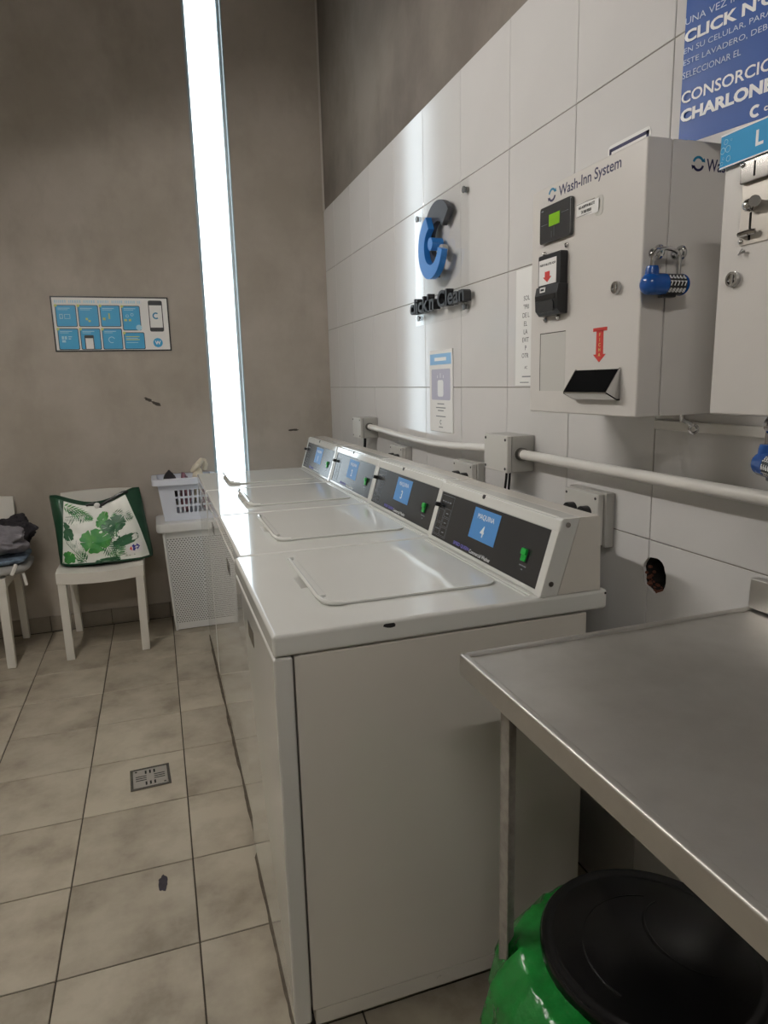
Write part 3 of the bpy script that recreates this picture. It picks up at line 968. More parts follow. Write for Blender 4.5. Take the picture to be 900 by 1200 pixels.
# hasp eyes for the padlock on the near side
def ring(c, ax, r, tr, n=16):
    ax = Vector(ax).normalized(); a = Vector((0, 0, 1)) if abs(ax.z) < 0.9 else Vector((1, 0, 0))
    x = ax.cross(a).normalized(); y = ax.cross(x)
    return [Vector(c) + (x * math.cos(2 * PI * i / n) + y * math.sin(2 * PI * i / n)) * r for i in range(n)]
for (xx, zz) in ((0.944, 1.731), (0.996, 1.731)):
    b = B(); b.disc(BS, xx, zz, 0.010, 0.0, 0.003, 16, 0.001); b.tube(ring((xx, YN - 0.018, zz), (1, 0, 0), 0.0105, 0.003), 0.0042, 8, closed=True); b.cyl((xx, YN, zz), (xx, YN - 0.008, zz), 0.005, 10)
    part('lock_eye', b, 'chrome', t)
# latch hanging under the box
b = B(); b.tube([(1.045, 1.150, ZB - 0.001), (1.045, 1.149, ZB - 0.010), (1.056, 1.148, ZB - 0.015), (1.068, 1.148, ZB - 0.022)], 0.0055, 8); b.tube(ring((1.074, 1.147, ZB - 0.031), (0.3, 1, 0), 0.0085, 0.003), 0.0032, 8, closed=True)
part('latch', b, 'chrome', t)
# small lip on the box roof
b = B(); b.box(1.02, 1.12, 1.150, 1.172, ZTOP, ZTOP + 0.0026); part('roof_lip', b, 'box_paint', t)

# ------------------------------------------------------------------ padlocks
def padlock(c, label, rows, tilt=0.0, fwd=(0, -1, 0)):
    """barrel combination padlock, barrel along x in local frame, c = middle of the barrel"""
    t = thing('padlock', label, 'padlock', (0, 0, 0), 'blue combination padlocks')
    L_ = 0.104; R_ = 0.0205
    pl = PL((0, 0, 0), (1, 0, 0), (0, 0, 1))
    def barrel(x0, x1, r, cap0, cap1):
        b = B(); prof = []
        if cap0: prof += [(r * math.sin(a), x0 + r * 0.75 * (1 - math.cos(a))) for a in [i * PI / 12 for i in range(1, 7)]]
        else: prof += [(r, x0)]
        if cap1: prof += [(r * math.cos(a), x1 - r * 0.75 * (1 - math.sin(a))) for a in [i * PI / 12 for i in range(0, 6)]]
        else: prof += [(r, x1)]
        b.lathe(prof, seg=24)
        b.bm.transform(Matrix.Rotation(PI / 2, 4, 'Y'))
        return b
    b = barrel(-L_ / 2, -0.004, R_, True, False)
    b.lathe([(0.0135, 0.008), (0.0125, 0.026), (0.0105, 0.033)], (-0.031, 0, 0), 16)
    part('barrel_body', b, 'lock_blue', t)
    part('barrel_end', barrel(0.0365, L_ / 2, R_, False, True), 'lock_blue', t)
    part('barrel_core', barrel(-0.006, 0.038, R_ * 0.8, False, False), 'black_plastic', t)
    for k in range(5):
        x0 = -0.0035 + k * 0.0080
        w_ = part('dial', barrel(x0, x0 + 0.0074, R_ * 0.97, False, False), 'black_plastic', t)
        for j, d in enumerate(rows):
            a = math.radians(38 - 38 * j)
            U_ = Vector((0, math.sin(a), math.cos(a))); N_ = Vector((0, -math.cos(a), math.sin(a)))
            p = PL(N_ * R_ * 0.97, (1, 0, 0), U_)
            text('numeral', d, p, x0 + 0.0037, -0.0048, None, 0.0096, 'white_print', w_, 0.0, bold=0.02, align='C', ext=0.0003)
    b = B(); pts = [(-0.031, 0, 0.028), (-0.031, 0, 0.050)] + [(0.0 - 0.031 * math.cos(i * PI / 10), 0, 0.050 + 0.016 * math.sin(i * PI / 10)) for i in range(1, 10)] + [(0.031, 0, 0.050), (0.031, 0, 0.012)]
    b.tube(pts, 0.0042, 10); part('shackle', b, 'chrome', t)
    b = B(); b.box(-0.010, 0.022, -0.008, 0.008, -R_ - 0.004, -R_ + 0.004, 0.002); part('foot_tab', b, 'black_plastic', t)
    t.location = c
    t.rotation_euler = (0, tilt, fwd)
    return t
padlock((0.9515, YN - 0.030, 1.670), 'blue combination padlock on the side of the token box', '678', 0.0, 0.0)

# ------------------------------------------------------------------ right coin box
RN, RF, RZ0, RZ1 = 0.530, 0.950, 1.430, 1.868
t = thing('coin_box', 'cream metal coin box with steel coin slide, cut off at the right', 'coin machine', (W, 0.74, RZ0))
b = B(); b.box(BX + 0.0595, W - 0.0006, RN, RF, RZ0, RZ1, 0.002); part('case', b, 'box_paint', t)
b = B(); b.box(BX, BX + 0.058, RN - 0.0005, RF + 0.0005, RZ0 - 0.0005, RZ1 + 0.0005, 0.004, 3); door = part('door', b, 'box_paint', t)
camlock(BF, -0.913, 1.650, door)
b = B(); b.prism(BF, rrect(-0.909, -0.760, 1.700, 1.826, 0.005), 0.0, 0.0022, 0.0008); cs = part('coin_plate', b, 'plate_steel', t)
b = B(); b.obox(BF, -0.908, -0.762, 1.792, 1.8255, 0.0022, 0.010, 0.002); part('coin_head', b, 'steel_dark', cs)
b = B(); b.obox(BF, -0.8815, -0.8785, 1.799, 1.821, 0.0095, 0.0105); part('coin_slot', b, 'dark_gap', cs, smooth=False)
b = B(); b.obox(BF, -0.8905, -0.8865, 1.706, 1.748, 0.0020, 0.0028); part('lever_slot', b, 'dark_gap', cs, smooth=False)
b = B(); b.cyl((BX - 0.002, 0.885, 1.757), (BX - 0.026, 0.860, 1.757), 0.0085, 12); b.ball((BX - 0.012, 0.884, 1.757), 0.010, 2); b.tube([(BX - 0.004, 0.903, 1.760), (BX - 0.010, 0.884, 1.757)], 0.0025, 8); part('slide_lever', b, 'chrome', cs)
b = B(); b.tube([(BX - 0.004, 0.9035, 1.716), (BX - 0.010, 0.9005, 1.716), (BX - 0.012, 0.880, 1.7165), (BX - 0.008, 0.872, 1.7165)], 0.0045, 8); part('return_lever', b, 'chrome', cs)
for (yy, zz) in ((0.9035, 1.8205), (0.9045, 1.7065)):
    b = B(); b.ball((BX - (0.011 if zz > 1.8 else 0.003), yy, zz), (0.003, 0.004, 0.004), 2); part('bolt', b, 'chrome', cs)
b = B(); b.tube([(BX - 0.002, 0.9005, 1.694), (BX - 0.010, 0.8985, 1.686), (BX - 0.004, 0.893, 1.690)], 0.0022, 8); part('wire_hook', b, 'chrome', t)
b = B(); b.cyl((0.945, 0.842, RZ0 + 0.001), (0.945, 0.842, RZ0 - 0.006), 0.009, 12); b.tube(ring((0.945, 0.842, RZ0 - 0.015), (0, 1, 0), 0.0105, 0.003), 0.0042, 8, closed=True); part('lock_eye', b, 'chrome', t)
padlock((0.934, 0.820, RZ0 - 0.080), 'blue combination padlock hanging under the coin box', '567', 0.0, -2.0)
# cyan sign along the top edge
b = B(); b.obox(BF, -0.9535, -0.53, 1.8275, 1.8785, 0.0048, 0.0078)
sg = solo('name_sign', b, 'cyan_sign', 'cyan strip sign with bubbles along the top of the coin box', 'sign', (BX - 0.005, 0.74, 1.8275), smooth=False)
SG = PL((BX - 0.0078, 0, 0), (0, -1, 0), (0, 0, 1))
b = B(); b.obox(SG, -0.9535, -0.53, 1.8275, 1.8297, 0.0, 0.0005); b.obox(SG, -0.9535, -0.53, 1.8763, 1.8785, 0.0, 0.0005); part('sign_border', b, 'white_print', sg, smooth=False)
b = B()
for (u, v, r) in ((-0.943, 1.8665, 0.0042), (-0.9485, 1.8545, 0.0052), (-0.938, 1.855, 0.0054), (-0.9465, 1.8425, 0.0020), (-0.936, 1.840, 0.0046), (-0.932, 1.867, 0.0016), (-0.9495, 1.8355, 0.0030)):
    b.prism(SG, arc(u, v, r * 0.80, r, 0, 359.5, 20), 0.0, 0.0005)
part('bubble_print', b, 'cyan_pale', sg, smooth=False)
text('lettering', 'L', SG, -0.884, 1.842, None, 0.023, 'white_print', sg, 0.0, bold=0.03)

# thin white conduit strip under the boxes
b = B(); b.obox(RW, -1.33, -0.30, 1.372, 1.394, 0.0006, 0.016, 0.003)
solo('cable_trunking', b, 'pvc_white', 'thin pale cable trunking on the tiles just under the boxes', 'trunking', (W, 0.8, 1.372))

# ------------------------------------------------------------------ blue banner standing on the boxes
a14 = math.radians(14)
BN = PL((1.030, 1.1898, 0), (math.sin(a14), -math.cos(a14), 0), (0, 0, 1))
b = B()
def sheet(off):
    def f(u, v):
        s = u * 0.40
        curl = -0.010 * max(0, 1 - s / 0.05) ** 2 * (0.3 + 0.7 * v)
        return BN.p(s, 1.9445 + 0.50 * v, curl + off)
    return f
V1 = b.grid(sheet(0.0), 40, 10)
V2 = b.grid(sheet(-0.0012), 40, 10)
ed = lambda V: V[0] + [r[-1] for r in V[1:]] + V[-1][-2::-1] + [r[0] for r in V[-2:0:-1]]
e1, e2 = ed(V1), ed(V2)
for i in range(len(e1)):
    b.bm.faces.new((e1[i], e1[(i + 1) % len(e1)], e2[(i + 1) % len(e1)], e2[i]))
bn = solo('info_banner', b, 'banner_blue', 'glossy blue printed banner with white capitals above the coin box', 'banner', (1.08, 1.0, 1.9445))
def btext(s, z0, z1, w, m='white_print', bold=0.0, u=0.0045):
    text('lettering', s, BN, u, z0, w, z1 - z0, m, bn, 0.0006, bold=bold)
mat('banner_pale', '#c8d6ea', 0.5)
btext('UNA VEZ IN', 2.158, 2.170, 0.108, 'banner_pale', -0.004)
btext("CLICK N'C", 2.126, 2.148, 0.172, bold=0.034)
btext('EN SU CELULAR, PARA', 2.1065, 2.1175, 0.168, 'banner_pale', -0.004)
btext('ESTE LAVADERO, DEBE', 2.0860, 2.0970, 0.170, 'banner_pale', -0.004)
btext('SELECCIONAR EL', 2.0640, 2.0750, 0.116, 'banner_pale', -0.004)
btext('CONSORCIO', 2.0190, 2.0400, 0.178, bold=0.015)
btext('CHARLONE', 1.9850, 2.0080, 0.180, bold=0.045)
b = B(); b.prism(BN, arc(0.156, 1.9600, 0.0055, 0.0105, 50, 310, 20), 0.0006, 0.0010); part('logo_mark', b, 'white_print', bn, smooth=False)
btext('cl', 1.9545, 1.9660, 0.010, bold=0.03, u=0.171)

# blue rimmed notice plate half hidden behind the token box
b = B(); b.prism(RW, rrect(-1.562, -1.405, 1.911, 2.066, 0.012), 0.0006, 0.0016)
nt_ = solo('notice_plate', b, 'paper', 'white notice plate with dark blue rim peeking over the token box', 'notice', (W, 1.48, 1.905), smooth=False)
b = B()
for (u0, u1, v0, v1) in ((-1.556, -1.411, 2.050, 2.058), (-1.556, -1.411, 1.917, 1.925), (-1.556, -1.548, 1.917, 2.058), (-1.419, -1.411, 1.917, 2.058)):
    b.obox(RW, u0, u1, v0, v1, 0.0016, 0.0021)
b.prism(RW, arc(-1.480, 1.986, 0.044, 0.056, 0, 359.5, 32), 0.0016, 0.0021)
part('notice_rim', b, 'navy_print', nt_, smooth=False)

# paper notice left of the token box
b = B(); b.obox(RW, -2.016, -1.60, 1.476, 1.838, 0.0006, 0.0022)
pn = solo('wall_notice', b, 'paper', 'white paper notice with black capitals partly behind the token box', 'notice', (W, 1.8, 1.476), smooth=False)
lines = [('SOL', 1.740, 1.967), ('"PRI', 1.714, 1.968), ('DE L', 1.688, 1.973), ('EL', 1.662, 1.964), ('LA', 1.637, 1.965), ('EVIT', 1.612, 1.973), ('P', 1.587, 1.956), ('OTR', 1.563, 1.975)]
for s_, z_, y_ in lines:
    text('lettering', s_, RW, -y_, z_, None, 0.0145, 'poster_ink', pn, 0.0022)
text('lettering', 'AC', RW, -1.958, 1.528, None, 0.0095, 'poster_ink', pn, 0.0022)
b = B(); b.obox(RW, -1.972, -1.80, 1.502, 1.506, 0.0022, 0.0026); b.obox(RW, -1.985, -1.93, 1.484, 1.487, 0.0022, 0.0026); part('fine_print', b, 'panel_line', pn, smooth=False)

# small portrait poster under the acrylic sign
b = B(); b.obox(RW, -2.748, -2.512, 1.286, 1.622, 0.0006, 0.006, 0.001, 1)
sp_ = solo('small_poster', b, 'paper', 'small portrait leaflet with pale blue header under the acrylic logo', 'poster', (W, 2.63, 1.286), smooth=False)
b = B(); b.obox(RW, -2.740, -2.522, 1.563, 1.607, 0.006, 0.0065); part('header_band', b, 'pale_blue_print', sp_, smooth=False)
b = B(); b.prism(RW, rrect(-2.725, -2.532, 1.418, 1.545, 0.008), 0.006, 0.0065); part('picture_panel', b, 'lilac_print', sp_, smooth=False)
b = B()
b.prism(RW, rrect(-2.660, -2.600, 1.432, 1.500, 0.012), 0.0065, 0.0069)
for k in (-0.030, 0, 0.030): b.obox(RW, -2.632 + k, -2.628 + k, 1.508, 1.528 - abs(k) * 0.3, 0.0065, 0.0069)
part('picture_icon', b, 'white_print', sp_, smooth=False)
b = B()
for z_, w_ in ((1.585, 0.06), ): b.obox(RW, -2.63 - w_, -2.63 + w_, z_ - 0.007, z_ + 0.007, 0.0065, 0.0069)
part('header_caption', b, 'white_print', sp_, smooth=False)
b = B()
for z_, w_ in ((1.402, 0.035), (1.386, 0.05), (1.374, 0.03), (1.350, 0.05), (1.305, 0.02)): b.obox(RW, -2.63 - w_, -2.63 + w_, z_ - 0.002, z_ + 0.002, 0.006, 0.0064)
b.prism(RW, arc(-2.63, 1.326, 0.006, 0.010, 50, 310, 12), 0.006, 0.0064)
part('caption_lines', b, 'panel_line', sp_, smooth=False)

# ------------------------------------------------------------------ acrylic logo sign
t = thing('logo_sign', 'clear acrylic plate with raised blue and grey C logo and black letters', 'sign', (W, 2.57, 1.72))
b = B(); b.obox(RW, -2.871, -2.339, 1.7334, 2.205, 0.012, 0.017, 0.0008, 1); part('acrylic_plate', b, 'acrylic', t, smooth=False)
for (yy, zz) in ((2.838, 2.173), (2.374, 2.173), (2.374, 1.766), (2.838, 1.766)):
    b = B(); b.disc(RW, -yy, zz, 0.010, 0.0006, 0.0118, 14); b.disc(RW, -yy, zz, 0.0125, 0.0172, 0.0215, 16, 0.001); part('standoff', b, 'steel_dark', t)
LC, LZ, RO, RI = -2.573, 2.036, 0.147, 0.078
def bez(pl, pts, n0, n1, name, m, bev=0.001):
    b = B(); b.prism(pl, pts, n0, n1, bev); return part(name, b, m, t)
# dark C: outer stroke tapering behind the blue one
def crescent(cx, cz, ro, ri, dx_, a0, a1, k=36):
    A = [math.radians(a0 + (a1 - a0) * i / k) for i in range(k + 1)]
    return [(cx + ro * math.cos(a), cz + ro * math.sin(a)) for a in A] + [(cx + dx_ + ri * math.cos(a), cz + ri * math.sin(a)) for a in reversed(A)]
bez(RW, crescent(LC - 0.005, LZ + 0.006, 0.142, 0.066, 0.0, 38, 262), 0.0172, 0.040, 'dark_logo_arc', 'logo_grey')
bez(RW, crescent(LC - 0.015, LZ - 0.020, 0.122, 0.070, 0.012, 108, 346), 0.0404, 0.066, 'blue_logo_arc', 'logo_blue')
bez(RW, arc(LC - 0.010, LZ - 0.012, 0.0001, 0.024, 0, 359, 22), 0.0172, 0.066, 'logo_dot', 'logo_blue')
bez(RW, arc(LC + 0.030, LZ - 0.045, 0.0001, 0.026, 0, 359, 22), 0.0172, 0.038, 'logo_grey_dot', 'grey_plastic')
mat('letter_black', '#202124', 0.35)
text('raised_letter', "click'n Clean", RW, -2.864, 1.780, 0.548, 0.066, 'letter_black', t, 0.0172, bold=0.018, ext=0.030, split=True)

# ------------------------------------------------------------------ instruction poster on the back wall
BW = PL((0, YB, 0), (1, 0, 0), (0, 0, 1))
PX0, PX1, PZ0, PZ1 = -0.531, 0.130, 1.7225, 2.042
b = B(); b.obox(BW, PX0, PX1, PZ0, PZ1, 0.0006, 0.006, 0.0)
po_ = solo('instruction_poster', b, 'poster_ink', 'wide black rimmed instruction poster with blue step cards', 'poster', (-0.2, YB, PZ0), smooth=False)
b = B(); b.obox(BW, PX0 + 0.008, PX1 - 0.008, PZ0 + 0.008, PZ1 - 0.008, 0.006, 0.0066); part('poster_face', b, 'paper', po_, smooth=False)
def card(u0, u1, v0, v1):
    b = B(); b.prism(BW, rrect(u0, u1, v0, v1, 0.008), 0.0066, 0.0070); k = part('card_rim', b, 'poster_ink', po_, smooth=False)
    b = B(); b.prism(BW, rrect(u0 + 0.004, u1 - 0.004, v0 + 0.004, v1 - 0.004, 0.006), 0.0070, 0.0074); part('step_card', b, 'poster_blue', k, smooth=False)
    b = B(); b.disc(BW, u0 + 0.004, v1 - 0.004, 0.008, 0.0074, 0.0078, 12); part('step_number', b, 'poster_yellow', k, smooth=False)
    return k
cw, cg = 0.114, 0.008
u = PX0 + 0.022
k1 = []
for i in range(3):
    k1.append(card(u + i * (cw + cg), u + i * (cw + cg) + cw, 1.866, 1.992))
    k1.append(card(u + i * (cw + cg), u + i * (cw + cg) + cw, 1.733, 1.857))
k1.append(card(u + 3 * (cw + cg), u + 3 * (cw + cg) + 0.106, 1.845, 1.990))
k1.append(card(u + 3 * (cw + cg), u + 3 * (cw + cg) + 0.120, 1.733, 1.834))
def icons(rects, m, name='card_print'):
    b = B()
    for (u0, u1, v0, v1) in rects: b.obox(BW, u0, u1, v0, v1, 0.0074, 0.0078)
    part(name, b, m, po_, smooth=False)
icons([(u + 0.020, u + 0.024, 1.912, 1.940), (u + 0.034, u + 0.038, 1.912, 1.940), (u + 0.020, u + 0.038, 1.936, 1.940), (u + 0.020, u + 0.038, 1.912, 1.916),
       (u + 0.046, u + 0.078, 1.936, 1.939), (u + 0.046, u + 0.078, 1.912, 1.915), (u + 0.046, u + 0.049, 1.912, 1.939), (u + 0.075, u + 0.078, 1.912, 1.939)], 'poster_pale')
icons([(u + 0.020, u + 0.032, 1.794, 1.812), (u + 0.036, u + 0.048, 1.794, 1.812), (u + 0.056, u + 0.070, 1.794, 1.800), (u + 0.056, u + 0.076, 1.806, 1.812), (u + 0.020, u + 0.04, 1.776, 1.79)], 'poster_pale')
rows = []
for i in range(4):
    o_ = u + i * (cw + cg)
    rows += [(o_ + 0.014, o_ + 0.080, 1.971, 1.975), (o_ + 0.014, o_ + 0.068, 1.963, 1.966)]
    if i < 3: rows += [(o_ + 0.014, o_ + 0.080, 1.838, 1.842), (o_ + 0.014, o_ + 0.06, 1.830, 1.833)]
icons(rows, 'poster_pale')
o1 = u + cw + cg
icons([(o1 + 0.040, o1 + 0.052, 1.905, 1.917), (o1 + 0.054, o1 + 0.066, 1.895, 1.905), (o1 + 0.110 + 0.025, o1 + 0.110 + 0.040, 1.905, 1.920), (o1 + 0.11 + 0.058, o1 + 0.11 + 0.066, 1.912, 1.945),
       (o1 + 0.215 + 0.040, o1 + 0.215 + 0.056, 1.900, 1.912), (o1 + 0.215 + 0.066, o1 + 0.215 + 0.080, 1.900, 1.912), (u + 3 * (cw + cg) + 0.012, u + 3 * (cw + cg) + 0.09, 1.806, 1.811), (u + 3 * (cw + cg) + 0.012, u + 3 * (cw + cg) + 0.09, 1.788, 1.793)], 'poster_yellow')
icons([(u + 3 * (cw + cg) + 0.012, u + 3 * (cw + cg) + 0.08, 1.797, 1.800), (u + 3 * (cw + cg) + 0.012, u + 3 * (cw + cg) + 0.08, 1.772, 1.775)], 'poster_pale')
b = B(); o2 = u + 3 * (cw + cg)
b.prism(BW, arc(o2 + 0.030, 1.930, 0.006, 0.009, 0, 359.5, 16), 0.0074, 0.0078); b.prism(BW, arc(o2 + 0.058, 1.938, 0.006, 0.009, 0, 359.5, 16), 0.0074, 0.0078)
b.prism(BW, arc(u + 2 * (cw + cg) + 0.052, 1.790, 0.015, 0.019, 20, 300, 18), 0.0074, 0.0078)
b.disc(BW, o2 + 0.092, 1.862, 0.017, 0.0074, 0.0080, 18)
part('card_print', b, 'poster_pale', po_, smooth=False)
b = B(); b.prism(BW, rrect(o1 + 0.022, o1 + 0.074, 1.733, 1.818, 0.006), 0.0074, 0.0080); part('phone_print', b, 'poster_ink', po_, smooth=False)
b = B(); b.obox(BW, o1 + 0.027, o1 + 0.069, 1.738, 1.800, 0.0080, 0.0084); part('phone_screen_print', b, 'paper', po_, smooth=False)
b = B(); b.prism(BW, rrect(0.012, 0.094, 1.838, 2.022, 0.010), 0.0066, 0.0074); part('phone_print', b, 'poster_ink', po_, smooth=False)
b = B(); b.obox(BW, 0.017, 0.089, 1.862, 1.994, 0.0074, 0.0078); part('phone_screen_print', b, 'paper', po_, smooth=False)
b = B(); b.prism(BW, arc(0.053, 1.932, 0.012, 0.020, 50, 310, 20), 0.0078, 0.0082); part('phone_logo', b, 'teal_print', po_, smooth=False)
b = B(); b.disc(BW, 0.052, 1.772, 0.028, 0.0066, 0.0072, 24); rd = part('round_logo', b, 'poster_blue', po_, smooth=False)
text('lettering', 'W', BW, 0.052, 1.760, None, 0.023, 'white_print', rd, 0.0072, bold=0.04, align='C')
b = B()
x_ = PX0 + 0.022
for k in range(44):
    w_ = random.uniform(0.005, 0.010)
    if k % 7 != 6: b.obox(BW, x_, x_ + w_ * 0.8, 2.004, 2.019, 0.0066, 0.0069)
    x_ += w_ + 0.0035
    if x_ > -0.03: break
part('heading_print', b, 'poster_pale', po_, smooth=False)

# ------------------------------------------------------------------ floor drain
t = thing('floor_drain', 'square slotted steel floor drain set in a tile', 'drain', (-0.139, 2.572, 0))
DP = PL((-0.139, 2.572, 0), (1, 0.05, 0), (-0.05, 1, 0))
b = B()
hs = 0.074
for (u0, u1, v0, v1) in ((-hs, hs, -hs, -hs + 0.010), (-hs, hs, hs - 0.010, hs), (-hs, -hs + 0.010, -hs + 0.010, hs - 0.010), (hs - 0.010, hs, -hs + 0.010, hs - 0.010)):
    b.obox(DP, u0, u1, v0, v1, 0.0003, 0.0050, 0.0008, 1)
part('drain_frame', b, 'steel_dark', t)
b = B(); b.obox(DP, -hs + 0.011, hs - 0.011, -hs + 0.011, hs - 0.011, 0.0003, 0.0040); gr = part('drain_plate', b, 'plate_steel', t, smooth=False)
b = B()
for sx in (-1, 1):
    for k in (-1, 0, 1):
        b.obox(DP, sx * 0.034 - 0.020, sx * 0.034 + 0.020, k * 0.014 - 0.0026, k * 0.014 + 0.0026, 0.0036, 0.0043)
        b.obox(DP, k * 0.016 - 0.0032, k * 0.016 + 0.0032, sx * 0.040 - 0.012, sx * 0.040 + 0.012, 0.0036, 0.0043)
part('drain_slots', b, 'dark_gap', gr, smooth=False)
for (u_, v_) in ((-0.052, 0.052), (0.052, -0.052)):
    b = B(); b.disc(DP, u_, v_, 0.005, 0.0040, 0.0046, 10); part('screw', b, 'steel_dark', gr)

# ------------------------------------------------------------------ chairs
def chair(x0, x1, label):
    yf, yr = 3.958, 4.475
    t = thing('plastic_chair', label, 'chair', ((x0 + x1) / 2, (yf + yr) / 2, 0), 'white plastic chairs along the back wall')
    w_ = x1 - x0
    lw = 0.044
    def slab(p):      # tapered rectangular post from list of (x0,x1,y0,y1,z)
        b = B()
        rings = [[b.bm.verts.new(c) for c in ((a, c_, z), (bb, c_, z), (bb, d, z), (a, d, z))] for a, bb, c_, d, z in p]
        for A, C in zip(rings, rings[1:]):
            for k in range(4): b.bm.faces.new((A[k], A[(k + 1) % 4], C[(k + 1) % 4], C[k]))
        b.bm.faces.new(rings[0]); b.bm.faces.new(rings[-1])
        bmesh.ops.recalc_face_normals(b.bm, faces=b.bm.faces[:])
        bmesh.ops.bevel(b.bm, geom=b.bm.edges[:], offset=0.004, segments=2, affect='EDGES', profile=0.5)
        return b
    for s in (0, 1):
        def X(a): return (x0 + a) if s == 0 else (x1 - a - lw)
        part('leg', slab([(X(0.002), X(0.002) + lw, yf, yf + 0.036, 0.001), (X(0), X(0) + lw, yf - 0.004, yf + 0.046, 0.470)]), 'chair_plastic', t)
        part('leg', slab([(X(0.004), X(0.004) + lw * 0.9, yr - 0.036, yr, 0.001), (X(0.002), X(0.002) + lw * 0.9, yr - 0.09, yr - 0.045, 0.470)]), 'chair_plastic', t)
    b = B()
    def top(u, v):
        x = x0 - 0.002 + (w_ + 0.004) * u; y = yf - 0.008 + (yr - yf - 0.03) * v
        return Vector((x, y, 0.522 - 0.014 * math.sin(PI * u) * (1 - 0.3 * v) - 0.008 * (1 - abs(2 * v - 1)) - 0.010 * max(0, 0.12 - v) / 0.12))
    def bot(u, v):
        p = top(u, v); edge = min(u, 1 - u, v * 0.9, 1 - v)
        return Vector((p.x, p.y, p.z - (0.062 if edge < 0.1 else 0.03)))
    A = b.grid(top, 18, 16); C = b.grid(bot, 18, 16)
    e1, e2 = ed(A), ed(C)
    for i in range(len(e1)): b.bm.faces.new((e1[i], e1[(i + 1) % len(e1)], e2[(i + 1) % len(e1)], e2[i]))
    part('seat', b, 'chair_plastic', t, ang=50)
    b = B()
    def bk(off):
        def f(u, v):
            x = x0 + 0.004 + (w_ - 0.008) * u + (0.012 if u > 0.5 else -0.0) * 0
            z = 0.50 + 0.384 * v + 0.008 * math.sin(PI * u) * v
            y = yr - 0.055 + 0.030 * v + 0.020 * math.sin(PI * u) * v
            return Vector((x, y + off, z))
        return f
    A = b.grid(bk(0), 16, 8); C = b.grid(bk(0.022), 16, 8)
    e1, e2 = ed(A), ed(C)
    for i in range(len(e1)): b.bm.faces.new((e1[i], e1[(i + 1) % len(e1)], e2[(i + 1) % len(e1)], e2[i]))
    part('backrest', b, 'chair_plastic', t, ang=50)
    return t
chair(-0.592, -0.142, 'white plastic chair holding the leaf print shopping bag')
chair(-1.290, -0.842, 'white plastic chair with folded grey clothes at the left edge')

# ------------------------------------------------------------------ tote bag on the chair
t = thing('tote_bag', 'green and white shopping bag printed with palm leaves on a chair', 'bag', (-0.34, 4.16, 0.523))
def bag_front(u, v):
    xl = -0.585 - 0.030 * v ** 1.5; xr = -0.085 - 0.045 * v
    x = xl + (xr - xl) * u
    zt = 0.900 + 0.014 * u - 0.062 * math.sin(PI * min(1, max(0, (u - 0.06) / 0.86))) ** 1.2
    z = 0.5265 + (zt - 0.5265) * v
    y = 4.045 + 0.110 * v ** 1.2 - 0.035 * math.sin(PI * u) * math.sin(PI * (0.15 + 0.8 * v)) + 0.055 * (max(0, u - 0.86) / 0.14) ** 1.5 + 0.055 * (max(0, 0.12 - u) / 0.12) ** 1.5
    nz = noise.noise(Vector((x * 9, z * 9, 2.1)))
    y += 0.012 * nz * (0.3 + v) + 0.006 * noise.noise(Vector((x * 25, z * 22, 5.0)))
    return Vector((x, y, z))
def bag_back(u, v):
    p = bag_front(u, v)
    d = 0.20 - 0.13 * v
    return Vector((p.x, 4.045 + 0.110 * v ** 1.2 + d + 0.01 * noise.noise(Vector((p.x * 8, p.z * 8, 9))), p.z + 0.008 * v))
b = B()
A = b.grid(bag_front, 40, 26); C = b.grid(bag_back, 40, 26)
L1 = [r[0] for r in A]; L2 = [r[0] for r in C]; R1 = [r[-1] for r in A]; R2 = [r[-1] for r in C]
for j in range(26):
    b.bm.faces.new((L1[j], L1[j + 1], L2[j + 1], L2[j])); b.bm.faces.new((R1[j], R2[j], R2[j + 1], R1[j + 1]))
for i in range(40): b.bm.faces.new((A[0][i], C[0][i], C[0][i + 1], A[0][i + 1]))
part('bag_shell', b, 'bag_green', t, ang=60)
def bagp(a, c, off):     # metres on the printed face -> point just in front of the cloth
    u, v = a / 0.49, c / 0.36
    e = 0.004
    p = bag_front(u, v)
    n = (bag_front(u + e, v) - p).cross(bag_front(u, v + e) - p).normalized()
    return p + n * off
b = B()
def pf(u, v):
    ul, ur = 0.035 + 0.125 * v, 0.965 - 0.125 * v ** 1.3
    return bagp((ul + (ur - ul) * u) * 0.49, (0.03 + 0.955 * v) * 0.36, 0.0015)
b.grid(pf, 44, 30); pp = part('print_panel', b, 'bag_white', t, ang=60, recalc=False)
def inside(a, c):
    u, v = a / 0.49, c / 0.36
    return 0.036 + 0.125 * v <= u <= 0.964 - 0.125 * max(0.0, v) ** 1.3 and 0.03 <= v <= 0.985
def leafpoly(bb, pts, off):
    vs = [bb.bm.verts.new(bagp(a, c, off)) for a, c in pts]
    try: bb.bm.faces.new(vs)
    except ValueError: pass
